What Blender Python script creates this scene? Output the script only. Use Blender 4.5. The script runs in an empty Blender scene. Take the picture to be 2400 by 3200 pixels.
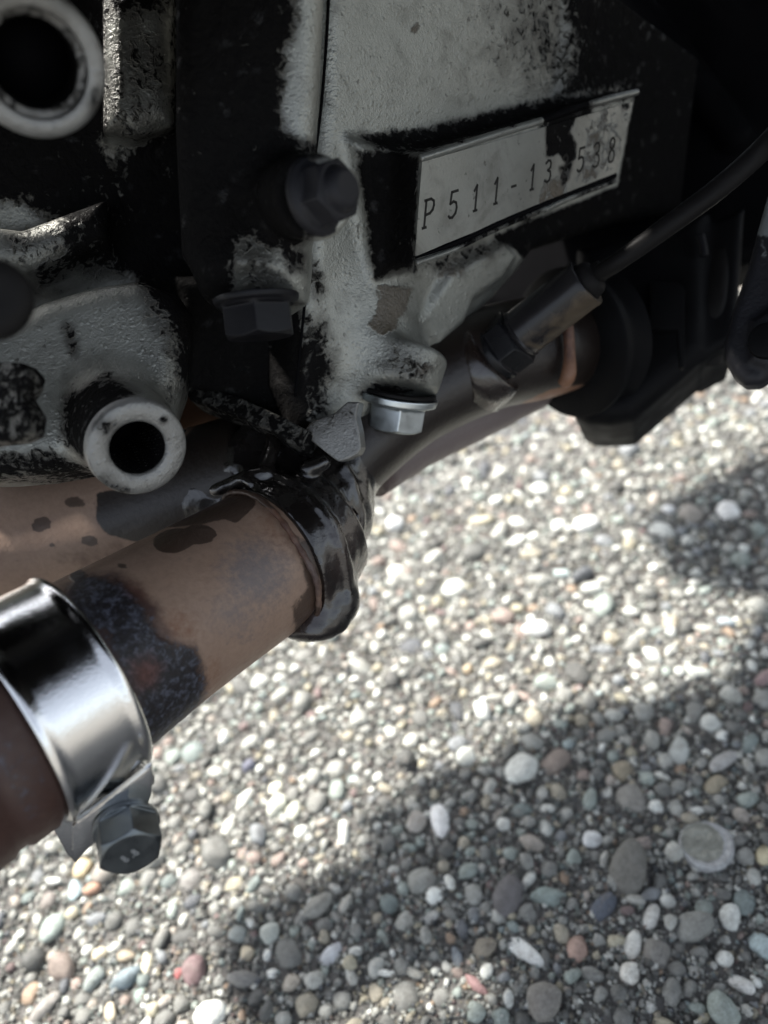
import bpy, bmesh, math, random
import numpy as np
import openvdb
from mathutils import Vector, Matrix

random.seed(7)
rng = np.random.default_rng(7)
sc = bpy.context.scene
COL = sc.collection

# ------------------------------------------------------------------ camera
F = 2500.0                       # focal length in pixels of the 2400 x 3200 frame
CAM_H = 0.28
PITCH = math.radians(42.0)
ROLL = math.radians(15.0)
fwd = Vector((0, math.cos(PITCH), -math.sin(PITCH)))
r0 = Vector((1, 0, 0)); u0 = Vector((0, math.sin(PITCH), math.cos(PITCH)))
camX = r0 * math.cos(ROLL) - u0 * math.sin(ROLL)
camU = r0 * math.sin(ROLL) + u0 * math.cos(ROLL)
cam_loc = Vector((0, 0, CAM_H))
cd = bpy.data.cameras.new('camera'); cam = bpy.data.objects.new('camera', cd); COL.objects.link(cam)
Rm = Matrix((camX, camU, -fwd)).transposed()
cam.matrix_world = Matrix.Translation(cam_loc) @ Rm.to_4x4()
cd.sensor_fit = 'VERTICAL'; cd.sensor_height = 36.0; cd.sensor_width = 27.0
cd.lens = 36.0 * F / 3200.0
cd.clip_start = 0.005; cd.clip_end = 500.0
cd.dof.use_dof = True; cd.dof.focus_distance = 0.188
cd.dof.aperture_fstop = cd.lens / 3.3
sc.camera = cam

# ------------------------------------------------------------------ sky and sun
SUN_EL, SUN_AZ = 54.0, -41.0      # azimuth measured from +Y (away from the camera) towards +X
w = bpy.data.worlds.new('World'); sc.world = w; w.use_nodes = True
nt = w.node_tree; bg = nt.nodes['Background']
sky = nt.nodes.new('ShaderNodeTexSky'); sky.sky_type = 'NISHITA'; sky.sun_disc = False
sky.sun_elevation = math.radians(SUN_EL); sky.sun_rotation = math.radians(SUN_AZ)
sky.dust_density = 2.0
hs = nt.nodes.new('ShaderNodeHueSaturation'); hs.inputs['Saturation'].default_value = 0.42
nt.links.new(sky.outputs[0], hs.inputs['Color']); nt.links.new(hs.outputs[0], bg.inputs[0]); bg.inputs[1].default_value = 0.14
sl = bpy.data.lights.new('sun', 'SUN'); sun = bpy.data.objects.new('sun', sl); COL.objects.link(sun)
sl.energy = 5.0; sl.angle = math.radians(3.0); sl.color = (1.0, 0.96, 0.9)
_el, _az = math.radians(SUN_EL), math.radians(SUN_AZ)
sun_dir = Vector((math.sin(_az) * math.cos(_el), math.cos(_az) * math.cos(_el), math.sin(_el)))
sun.rotation_euler = (-sun_dir).to_track_quat('-Z', 'Y').to_euler()
sun.location = sun_dir * 3
sc.view_settings.view_transform = 'Standard'; sc.view_settings.look = 'None'
sc.view_settings.exposure = 1.4; sc.view_settings.gamma = 1.0
sc.view_settings.use_curve_mapping = False
sc.render.engine = 'CYCLES'
sc.cycles.max_bounces = 8

# ------------------------------------------------------------------ coordinates
# camera millimetres: X right, Y down, Z away. W() turns them into world metres.
CX = np.array(camX); CU = np.array(camU); CF = np.array(fwd); CL = np.array(cam_loc)
def W(a):
    a = np.asarray(a, float)
    return CL + 0.001 * (a[..., 0:1] * CX - a[..., 1:2] * CU + a[..., 2:3] * CF)
def P(px, py, d):
    return np.array([(px - 1200.0) / F * d, (py - 1600.0) / F * d, d])
def ray(px, py):
    return np.array([(px - 1200.0) / F, (py - 1600.0) / F, 1.0])
def pix(v):
    v = np.asarray(v)
    return 1200 + F * v[..., 0] / v[..., 2], 1600 + F * v[..., 1] / v[..., 2]
def nrm(v):
    v = np.asarray(v, float); return v / np.linalg.norm(v)
def ground_pt(px, py):
    r = W(ray(px, py)) - CL
    t = -CAM_H / r[2]
    return CL + r * t

# ------------------------------------------------------------------ objects
def thing(name, label, cat, loc, group=None):
    o = bpy.data.objects.new(name, None); COL.objects.link(o); o.location = Vector(loc)
    o.empty_display_size = 0.01
    o['label'] = label; o['category'] = cat
    if group: o['group'] = group
    return o
def world_loc(o):
    v = Vector(o.location)
    while o.parent is not None:
        o = o.parent; v = v + Vector(o.location)
    return np.array(v)
def mesh_obj(name, V, faces, mat, parent=None, label=None, smooth=True, sharp=None, attrs=None, world=False, origin=None):
    """V in camera mm (or world metres when world=True)."""
    Wv = np.asarray(V, float) if world else W(V)
    base = world_loc(parent) if parent is not None else np.zeros(3)
    loc = np.asarray(origin, float) if origin is not None else base
    Lv = Wv - loc
    me = bpy.data.meshes.new(name)
    if isinstance(faces, np.ndarray):
        n, k = faces.shape
        me.vertices.add(len(Lv)); me.vertices.foreach_set('co', Lv.astype(np.float32).ravel())
        me.loops.add(n * k); me.loops.foreach_set('vertex_index', faces.astype(np.int32).ravel())
        me.polygons.add(n); me.polygons.foreach_set('loop_start', np.arange(0, n * k, k, dtype=np.int32))
        me.update(calc_edges=True)
    else:
        me.from_pydata(Lv.tolist(), [], faces)
    me.polygons.foreach_set('use_smooth', np.full(len(me.polygons), smooth))
    if sharp is not None: me.set_sharp_from_angle(angle=math.radians(sharp))
    if attrs:
        for k, a in attrs.items():
            a = np.asarray(a, np.float32)
            if a.ndim == 1:
                at = me.attributes.new(k, 'FLOAT', 'POINT'); at.data.foreach_set('value', a)
            else:
                at = me.attributes.new(k, 'FLOAT_COLOR', 'POINT'); at.data.foreach_set('color', a.ravel())
    me.materials.append(mat); me.update()
    o = bpy.data.objects.new(name, me); COL.objects.link(o)
    if parent is not None: o.parent = parent
    o.location = Vector(loc - base)
    if label: o['label'] = label
    return o

# ------------------------------------------------------------------ pixel masks for stains and painted shade (baked on the surface points)
def poly_sd(px, py, poly):
    poly = np.asarray(poly, float)
    d = np.full(px.shape, 1e18); s = np.ones(px.shape)
    n = len(poly)
    for i in range(n):
        a = poly[i]; b = poly[i - 1]
        ex, ey = b - a
        wx = px - a[0]; wy = py - a[1]
        t = np.clip((wx * ex + wy * ey) / (ex * ex + ey * ey + 1e-12), 0, 1)
        bx = wx - ex * t; by = wy - ey * t
        d = np.minimum(d, bx * bx + by * by)
        c1 = py >= a[1]; c2 = py < b[1]; c3 = ex * wy > ey * wx
        s = np.where((c1 & c2 & c3) | (~c1 & ~c2 & ~c3), -s, s)
    return s * np.sqrt(d)
def mask(V, blobs):
    """blobs: (polygon in photograph pixels, feather, strength)."""
    px, py = pix(V); m = np.zeros(len(V))
    for poly, f, st in blobs:
        sd = poly_sd(px, py, poly)
        if f >= 10: f = f * 1.7
        t = np.clip((f - sd) / (2 * f), 0, 1)
        m = np.maximum(m, st * t * t * (3 - 2 * t))
    return m
def ell(cx, cy, rx, ry, ang=0, n=20):
    a = math.radians(ang)
    return [(cx + rx * math.cos(t) * math.cos(a) - ry * math.sin(t) * math.sin(a),
             cy + rx * math.cos(t) * math.sin(a) + ry * math.sin(t) * math.cos(a)) for t in np.linspace(0, 2 * math.pi, n, endpoint=False)]

# ------------------------------------------------------------------ signed distance solids
class Solid:
    def __init__(s, lo, hi, h):
        s.h = h; s.lo = np.asarray(lo, float)
        s.n = np.ceil((np.asarray(hi) - s.lo) / h).astype(int) + 1
        s.d = np.full(s.n, 8.0, np.float32)
    def _sl(s, lo, hi, pad):
        a = np.maximum(np.floor((np.asarray(lo) - pad - s.lo) / s.h).astype(int), 0)
        b = np.minimum(np.ceil((np.asarray(hi) + pad - s.lo) / s.h).astype(int) + 1, s.n)
        if np.any(b <= a): return None, None
        ax = [(s.lo[i] + s.h * np.arange(a[i], b[i])).astype(np.float32) for i in range(3)]
        return tuple(slice(a[i], b[i]) for i in range(3)), np.meshgrid(*ax, indexing='ij')
    def add(s, prim, k=0.0):
        f, lo, hi = prim
        sl, g = s._sl(lo, hi, k + 3.0)
        if sl is None: return s
        d = f(*g).astype(np.float32); o = s.d[sl]
        if k > 0:
            hh = np.maximum(k - np.abs(o - d), 0) / k
            s.d[sl] = np.minimum(o, d) - hh * hh * k * 0.25
        else: s.d[sl] = np.minimum(o, d)
        return s
    def cut(s, prim, k=0.0):
        f, lo, hi = prim
        sl, g = s._sl(lo, hi, k + 1.0)
        if sl is None: return s
        d = -f(*g).astype(np.float32); o = s.d[sl]
        if k > 0:
            hh = np.maximum(k - np.abs(o - d), 0) / k
            s.d[sl] = np.maximum(o, d) + hh * hh * k * 0.25
        else: s.d[sl] = np.maximum(o, d)
        return s
    def mesh(s):
        d = s.d.copy()
        for ax in range(3):            # close the solid at the block's faces
            for e in (0, -1):
                ix = [slice(None)] * 3; ix[ax] = e
                d[tuple(ix)] = np.maximum(d[tuple(ix)], 0.3)
        g = openvdb.FloatGrid(); g.background = 8.0
        g.copyFromArray(d)
        v, q = g.convertToQuads()
        return v * s.h + s.lo, q[:, ::-1].copy() if False else q

def cyl(A, B, r, r2=None, rnd=0.0):
    A = np.asarray(A, float); B = np.asarray(B, float); L = np.linalg.norm(B - A); u = (B - A) / L
    r2 = r if r2 is None else r2; R = max(r, r2)
    def f(x, y, z):
        qx, qy, qz = x - A[0], y - A[1], z - A[2]
        t = qx * u[0] + qy * u[1] + qz * u[2]
        rad = np.sqrt(np.maximum(qx * qx + qy * qy + qz * qz - t * t, 0))
        rr = r + (r2 - r) * np.clip(t / L, 0, 1)
        d1 = rad - rr + rnd; d2 = np.abs(t - L / 2) - L / 2 + rnd
        return np.minimum(np.maximum(d1, d2), 0) + np.sqrt(np.maximum(d1, 0) ** 2 + np.maximum(d2, 0) ** 2) - rnd
    return f, np.minimum(A, B) - R, np.maximum(A, B) + R
def cap(A, B, r, r2=None):
    A = np.asarray(A, float); B = np.asarray(B, float); L2 = np.dot(B - A, B - A); e = B - A
    r2 = r if r2 is None else r2; R = max(r, r2)
    def f(x, y, z):
        qx, qy, qz = x - A[0], y - A[1], z - A[2]
        t = np.clip((qx * e[0] + qy * e[1] + qz * e[2]) / L2, 0, 1)
        return np.sqrt((qx - e[0] * t) ** 2 + (qy - e[1] * t) ** 2 + (qz - e[2] * t) ** 2) - (r + (r2 - r) * t)
    return f, np.minimum(A, B) - R, np.maximum(A, B) + R
class Plane:
    def __init__(s, O, n, up=(0, -1, 0)):
        s.O = np.asarray(O, float); s.n = nrm(n)             # n points towards the viewer
        s.u = nrm(np.cross(s.n, np.asarray(up, float))); s.v = np.cross(s.u, s.n)
    def hit(s, px, py):
        r = ray(px, py); t = np.dot(s.O, s.n) / np.dot(r, s.n)
        return r * t
    def uv(s, p):
        q = np.asarray(p) - s.O; return np.array([np.dot(q, s.u), np.dot(q, s.v)])
    def shift(s, d):
        p = Plane(s.O + s.n * d, s.n); p.u, p.v = s.u, s.v; return p
def prism(pl, poly_px, back, front=0.0, rnd=0.0):
    """outline seen at these pixels on plane pl, running from `front` mm in front of it to `back` mm behind."""
    uv = np.array([pl.uv(pl.hit(*p)) for p in poly_px])
    O, u, v, n = pl.O, pl.u, pl.v, pl.n
    c = (front - back) / 2; half = (front + back) / 2
    pts = [O + u * a + v * b + n * w_ for a, b in uv for w_ in (front, -back)]
    def f(x, y, z):
        qx, qy, qz = x - O[0], y - O[1], z - O[2]
        a = qx * u[0] + qy * u[1] + qz * u[2]; b = qx * v[0] + qy * v[1] + qz * v[2]
        t = qx * n[0] + qy * n[1] + qz * n[2]
        d1 = poly_sd(a, b, uv) + rnd; d2 = np.abs(t - c) - half + rnd
        return np.minimum(np.maximum(d1, d2), 0) + np.sqrt(np.maximum(d1, 0) ** 2 + np.maximum(d2, 0) ** 2) - rnd
    return f, np.min(pts, 0), np.max(pts, 0)
def ball(c, r, sc_=(1, 1, 1)):
    c = np.asarray(c, float); s_ = np.asarray(sc_, float)
    def f(x, y, z):
        k = np.sqrt(((x - c[0]) / s_[0]) ** 2 + ((y - c[1]) / s_[1]) ** 2 + ((z - c[2]) / s_[2]) ** 2)
        return (k - r) * s_.min()
    return f, c - r * s_, c + r * s_
def hexhead(A, axis, af, hgt, up=(0, 1, 0), chamfer=0.16, rot=0.0):
    """hex prism from A along axis, chamfered at its free end."""
    A = np.asarray(A, float); a = nrm(axis); e1 = nrm(np.cross(a, up)); e2 = np.cross(a, e1)
    dirs = [math.cos(rot + k * math.pi / 3) * e1 + math.sin(rot + k * math.pi / 3) * e2 for k in range(3)]
    R = af / math.sqrt(3)
    def f(x, y, z):
        q = (x - A[0], y - A[1], z - A[2])
        t = q[0] * a[0] + q[1] * a[1] + q[2] * a[2]
        d = np.maximum(-t, t - hgt)
        for dd in dirs: d = np.maximum(d, np.abs(q[0] * dd[0] + q[1] * dd[1] + q[2] * dd[2]) - af / 2)
        rad = np.sqrt(np.maximum(q[0] ** 2 + q[1] ** 2 + q[2] ** 2 - t * t, 0))
        lim = (rad - af * 0.47) * 0.5 + (t - hgt) * 0.866           # 30 degree chamfer cone
        return np.maximum(d, lim)
    B = A + a * hgt
    return f, np.minimum(A, B) - R, np.maximum(A, B) + R
def around(prims, pad=2.0):
    return np.min([p[1] for p in prims], 0) - pad, np.max([p[2] for p in prims], 0) + pad

# ------------------------------------------------------------------ lathes, tubes, strokes
def frame_of(d, up=(0, -1, 0)):
    d = nrm(d); e1 = np.cross(d, up)
    if np.linalg.norm(e1) < 1e-3: e1 = np.cross(d, (1, 0, 0))
    e1 = nrm(e1); return d, e1, np.cross(d, e1)
def lathe(A, axis, prof, seg=64, closed=False):
    d, e1, e2 = frame_of(axis); A = np.asarray(A, float)
    th = np.linspace(0, 2 * math.pi, seg, endpoint=False)
    V = []; 
    for t, r in prof:
        V += [A + d * t + r * (math.cos(k) * e1 + math.sin(k) * e2) for k in th]
    Fc = []; n = len(prof)
    for i in range(n if closed else n - 1):
        j = (i + 1) % n
        for k in range(seg):
            k2 = (k + 1) % seg
            Fc.append((i * seg + k, i * seg + k2, j * seg + k2, j * seg + k))
    if not closed:
        for i, rev in ((0, True), (n - 1, False)):
            if prof[i][1] > 1e-4:
                f = [i * seg + k for k in range(seg)]
                Fc.append(f[::-1] if rev else f)
    return np.array(V), Fc
def spline(pts, n):
    pts = np.asarray(pts, float); m = len(pts)
    out = []
    for t in np.linspace(0, m - 1, n):
        i = min(int(t), m - 2); f = t - i
        p0, p1, p2, p3 = pts[max(i - 1, 0)], pts[i], pts[i + 1], pts[min(i + 2, m - 1)]
        out.append(0.5 * ((2 * p1) + (p2 - p0) * f + (2 * p0 - 5 * p1 + 4 * p2 - p3) * f * f + (3 * p1 - p0 - 3 * p2 + p3) * f ** 3))
    return np.array(out)
def tube(path, seg=48, n=80, caps=True):
    """path rows: x, y, z, radius (camera mm)."""
    s = spline(path, n); c = s[:, :3]; R = s[:, 3]
    T = np.gradient(c, axis=0); T /= np.linalg.norm(T, axis=1)[:, None]
    d, e1, e2 = frame_of(T[0]); V = []
    th = np.linspace(0, 2 * math.pi, seg, endpoint=False)
    for i in range(n):
        e1 = nrm(e1 - T[i] * np.dot(e1, T[i])); e2 = np.cross(T[i], e1)
        V.append(c[i] + R[i] * (np.cos(th)[:, None] * e1 + np.sin(th)[:, None] * e2))
    V = np.concatenate(V); Fc = []
    for i in range(n - 1):
        for k in range(seg):
            k2 = (k + 1) % seg
            Fc.append((i * seg + k, i * seg + k2, (i + 1) * seg + k2, (i + 1) * seg + k))
    if caps:
        Fc.append([k for k in range(seg)][::-1]); Fc.append([(n - 1) * seg + k for k in range(seg)])
    return V, Fc

GLYPH = {
 'P': [[(0, 0), (0, 1)], [(-.12, 0), (.14, 0)], [(-.1, 1), (.35, 1), (.56, .9), (.6, .74), (.54, .58), (.35, .48), (0, .46)]],
 '5': [[(.58, 1), (.1, 1), (.05, .56), (.3, .62), (.52, .54), (.6, .34), (.54, .14), (.32, 0), (.1, .02), (0, .1)]],
 '1': [[(.1, .8), (.3, 1), (.3, 0)], [(.16, 0), (.44, 0)]],
 '-': [[(.08, .48), (.52, .48)]],
 '3': [[(0, .9), (.2, 1), (.42, .97), (.54, .84), (.5, .64), (.24, .55), (.52, .46), (.6, .25), (.5, .06), (.26, 0), (0, .1)]],
 '2': [[(.02, .84), (.16, .98), (.4, 1), (.56, .86), (.54, .66), (.3, .36), (0, 0), (.6, 0)]],
 '8': [[(.3, .54), (.1, .64), (.06, .82), (.18, .97), (.3, 1), (.44, .97), (.54, .82), (.5, .64), (.3, .54), (.06, .4), (0, .22), (.1, .05), (.3, 0), (.5, .05), (.6, .22), (.54, .4), (.3, .54)]],
 '.': [[(.24, 0), (.26, .06)]],
}
def strokes(lines, wd, hgt):
    """lines: lists of (point, normal) -> little raised bars with mitred ends."""
    V = []; Fc = []
    for pts, n in lines:
        pts = [np.asarray(p, float) for p in pts]
        for a, b in zip(pts[:-1], pts[1:]):
            L = np.linalg.norm(b - a)
            if L < 1e-6: continue
            u = (b - a) / L; s = np.cross(n, u) * wd / 2; e = u * wd * 0.35
            i = len(V)
            V += [a - e - s, a - e + s, b + e + s, b + e - s]
            V += [p + n * hgt for p in V[i:i + 4]]
            Fc += [(i + 4, i + 7, i + 6, i + 5), (i, i + 4, i + 5, i + 1), (i + 1, i + 5, i + 6, i + 2), (i + 2, i + 6, i + 7, i + 3), (i + 3, i + 7, i + 4, i)]
    return np.array(V), Fc

# ------------------------------------------------------------------ materials
class NT:
    def __init__(s, name):
        s.m = bpy.data.materials.new(name); s.m.use_nodes = True; s.t = s.m.node_tree
        s.b = s.t.nodes['Principled BSDF']
        s.co = s.t.nodes.new('ShaderNodeTexCoord').outputs['Object']
    def link(s, a, b): s.t.links.new(a, b)
    def set(s, **k):
        for n, v in k.items():
            n = {'color': 'Base Color', 'rough': 'Roughness', 'metal': 'Metallic', 'spec': 'Specular IOR Level', 'coat': 'Coat Weight', 'coat_rough': 'Coat Roughness', 'normal': 'Normal', 'trans': 'Transmission Weight', 'ior': 'IOR', 'sheen': 'Sheen Weight'}[n]
            if isinstance(v, bpy.types.NodeSocket): s.link(v, s.b.inputs[n])
            elif isinstance(v, tuple): s.b.inputs[n].default_value = (*v, 1)
            else: s.b.inputs[n].default_value = v
        return s
    def noise(s, scale, detail=4, rough=0.55, dist=0.0, co=None, stretch=None):
        n = s.t.nodes.new('ShaderNodeTexNoise'); n.inputs['Scale'].default_value = scale
        n.inputs['Detail'].default_value = detail; n.inputs['Roughness'].default_value = rough; n.inputs['Distortion'].default_value = dist
        c = co or s.co
        if stretch:
            mp = s.t.nodes.new('ShaderNodeMapping'); mp.inputs['Scale'].default_value = stretch
            s.link(c, mp.inputs[0]); c = mp.outputs[0]
        s.link(c, n.inputs['Vector']); return n.outputs[0]
    def voro(s, scale, feature='F1', out=0):
        n = s.t.nodes.new('ShaderNodeTexVoronoi'); n.feature = feature; n.inputs['Scale'].default_value = scale
        s.link(s.co, n.inputs['Vector']); return n.outputs[out]
    def attr(s, name, col=False):
        n = s.t.nodes.new('ShaderNodeAttribute'); n.attribute_name = name
        return n.outputs['Color'] if col else n.outputs['Fac']
    def math(s, op, a, b=0.0, clamp=False):
        n = s.t.nodes.new('ShaderNodeMath'); n.operation = op; n.use_clamp = clamp
        for i, v in enumerate((a, b)):
            if isinstance(v, bpy.types.NodeSocket): s.link(v, n.inputs[i])
            else: n.inputs[i].default_value = v
        return n.outputs[0]
    def ramp(s, fac, lo, hi, a=0.0, b=1.0):
        n = s.t.nodes.new('ShaderNodeMapRange'); n.interpolation_type = 'SMOOTHSTEP'
        s.link(fac, n.inputs[0]); n.inputs[1].default_value = lo; n.inputs[2].default_value = hi
        n.inputs[3].default_value = a; n.inputs[4].default_value = b; return n.outputs[0]
    def mix(s, fac, a, b):
        n = s.t.nodes.new('ShaderNodeMix'); n.data_type = 'RGBA'
        for i, v in ((0, fac), (6, a), (7, b)):
            if isinstance(v, bpy.types.NodeSocket): s.link(v, n.inputs[i])
            elif isinstance(v, tuple): n.inputs[i].default_value = (*v, 1)
            else: n.inputs[i].default_value = v
        return n.outputs[2]
    def mixf(s, fac, a, b):
        n = s.t.nodes.new('ShaderNodeMix'); n.data_type = 'FLOAT'
        for i, v in ((0, fac), (2, a), (3, b)):
            if isinstance(v, bpy.types.NodeSocket): s.link(v, n.inputs[i])
            else: n.inputs[i].default_value = v
        return n.outputs[0]
    def bump(s, h, strength, dist, prev=None):
        n = s.t.nodes.new('ShaderNodeBump'); n.inputs['Strength'].default_value = strength; n.inputs['Distance'].default_value = dist
        s.link(h, n.inputs['Height'])
        if prev is not None: s.link(prev, n.inputs['Normal'])
        return n.outputs[0]

def cast_metal(name, base=(0.255, 0.26, 0.235), smooth=1.0, metal=0.6):
    m = NT(name)
    g = m.attr('grime_shade')
    fine = m.noise(900, 6, 0.65); mid = m.noise(160, 5, 0.6, 0.6); big = m.noise(35, 3)
    # crusty grime and painted-in recess shade cover the paint with a broken edge
    clump = m.noise(480, 4, 0.6, 0.8)
    gg = m.math('ADD', g, m.math('MULTIPLY', m.math('SUBTRACT', mid, 0.5), 0.75))
    gg = m.math('ADD', gg, m.math('MULTIPLY', m.math('SUBTRACT', clump, 0.5), 1.5))
    gg = m.math('ADD', gg, m.math('MULTIPLY', m.math('SUBTRACT', fine, 0.5), 0.6))
    gf = m.ramp(gg, 0.38, 0.66)
    spots = m.ramp(m.noise(520, 4, 0.6), 0.64, 0.72)
    stain = m.attr('stain')
    st = m.ramp(m.math('ADD', stain, m.math('ADD', m.math('MULTIPLY', m.math('SUBTRACT', m.noise(220, 5, 0.6), 0.5), 0.9), m.math('MULTIPLY', m.math('SUBTRACT', clump, 0.5), 1.1))), 0.38, 0.68)
    paint = m.mix(big, tuple(c * 0.86 for c in base), tuple(c * 1.12 for c in base))
    paint = m.mix(m.math('MULTIPLY', spots, 0.7), paint, (0.05, 0.045, 0.04))
    paint = m.mix(m.math('MULTIPLY', st, 0.85), paint, (0.045, 0.03, 0.014))
    film = m.ramp(m.math('ADD', g, m.math('MULTIPLY', m.math('SUBTRACT', mid, 0.5), 0.9)), -0.05, 0.5)
    paint = m.mix(m.math('MULTIPLY', film, 0.8), paint, (0.04, 0.037, 0.033))
    paint = m.mix(m.ramp(m.noise(75, 6, 0.7, 0.7), 0.48, 0.72, 0.0, 0.45), paint, (0.07, 0.064, 0.054))
    drip = m.math('MULTIPLY', m.ramp(m.noise(900, 4, 0.6, stretch=(1, 1, 0.22)), 0.60, 0.70), m.ramp(m.noise(45, 3), 0.42, 0.66, 0.0, 0.6 * smooth))
    paint = m.mix(drip, paint, (0.035, 0.03, 0.024))
    wet = m.ramp(m.noise(260, 3, 0.5), 0.60, 0.72)
    col = m.mix(gf, paint, m.mix(fine, (0.003, 0.003, 0.0035), (0.009, 0.0085, 0.008)))
    grains = m.noise(2100, 3, 0.6); drop = m.voro(620)
    hgt = m.math('ADD', m.math('MULTIPLY', grains, 0.30 * smooth), m.math('MULTIPLY', m.ramp(drop, 0.0, 0.45, 1.0, 0.0), 0.16 * smooth))
    hgt = m.math('ADD', hgt, m.math('MULTIPLY', gf, 0.45)); hgt = m.math('ADD', hgt, m.math('MULTIPLY', st, m.math('MULTIPLY', clump, 0.9)))
    hgt = m.math('ADD', hgt, m.math('MULTIPLY', m.math('MULTIPLY', gf, mid), 2.2))
    m.set(color=col, rough=m.mixf(gf, m.ramp(big, 0.35, 0.65, 0.30, 0.44), m.mixf(wet, 0.6, 0.3)), metal=m.mixf(m.math('MAXIMUM', gf, st), metal, 0.0), spec=m.mixf(gf, 0.5, m.mixf(wet, 0.015, 0.12)),
          normal=m.bump(hgt, 0.5, 0.0014))
    return m.m
MAT_CASE = cast_metal('cast_aluminium')
MAT_TAB = cast_metal('cast_aluminium_bare', (0.20, 0.20, 0.19), metal=0.45)

def dark_metal(name, col=(0.012, 0.012, 0.014), rough=0.45, spec=0.3, bump=0.4, coat=0.0):
    m = NT(name); n = m.noise(500, 6, 0.65); b = m.noise(90, 4)
    m.set(color=m.mix(b, tuple(c * 0.6 for c in col), tuple(c * 1.5 for c in col)), rough=m.ramp(b, 0.3, 0.7, rough - 0.08, rough + 0.12), spec=spec,
          normal=m.bump(n, bump, 0.0003), coat=coat)
    return m.m
MAT_BLACK = dark_metal('grime_shade_black', (0.003, 0.003, 0.0035), 0.6, 0.02)  # for grimy parts, and for shade put into the bores and seam
MAT_BOX = dark_metal('black_plastic', (0.005, 0.005, 0.0055), 0.5, 0.05, 0.15)
MAT_RUBBER = dark_metal('black_rubber', (0.008, 0.0075, 0.0075), 0.5, 0.08, 0.3)
MAT_BOLT_DARK = dark_metal('blackened_bolt_steel', (0.006, 0.006, 0.0075), 0.42, 0.16, 0.25)
MAT_BOLT_UP = dark_metal('dull_black_bolt', (0.011, 0.011, 0.013), 0.45, 0.2, 0.25)
MAT_SENSOR = dark_metal('oily_sensor_steel', (0.007, 0.007, 0.008), 0.3, 0.22, 0.2, 0.0)

def metal_mat(name, col, rough, scratch=0.0, aniso=None, metal=1.0, dirt=0.25):
    m = NT(name); n = m.noise(300, 6, 0.6); d = m.ramp(m.noise(140, 5, 0.6), 0.56, 0.75)
    c = m.mix(n, tuple(x * 0.85 for x in col), col)
    c = m.mix(m.math('MULTIPLY', d, dirt), c, (0.06, 0.055, 0.05))
    m.set(color=c, metal=metal, rough=m.ramp(n, 0.3, 0.7, rough * 0.8, rough * 1.3), normal=m.bump(n, scratch, 0.0001))
    return m.m
MAT_ZINC = metal_mat('zinc_plated_steel', (0.52, 0.56, 0.57), 0.36, 0.35)
MAT_BOLT = metal_mat('grey_plated_bolt_steel', (0.13, 0.145, 0.155), 0.34, 0.3)
MAT_PLATE = cast_metal('machined_aluminium_plate', (0.19, 0.195, 0.18), smooth=0.18, metal=0.5)

def band_mat():
    m = NT('polished_steel_band')
    n = m.noise(60, 6, 0.7, stretch=(1, 1, 1)); sm = m.noise(26, 4, 0.6, 0.4); sp = m.ramp(m.noise(650, 3), 0.70, 0.78)
    grain = m.noise(260, 3, 0.6, stretch=(0.5, 9, 9))
    c = m.mix(sm, (0.58, 0.58, 0.575), (0.70, 0.70, 0.695))
    c = m.mix(m.math('MULTIPLY', sp, 0.5), c, (0.25, 0.23, 0.2))
    r = m.math('ADD', m.ramp(sm, 0.45, 0.65, 0.09, 0.18), m.math('MULTIPLY', m.math('SUBTRACT', grain, 0.5), 0.12))
    m.set(color=c, metal=1.0, rough=r, normal=m.bump(grain, 0.25, 0.0002))
    return m.m
MAT_BAND = band_mat()

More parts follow.
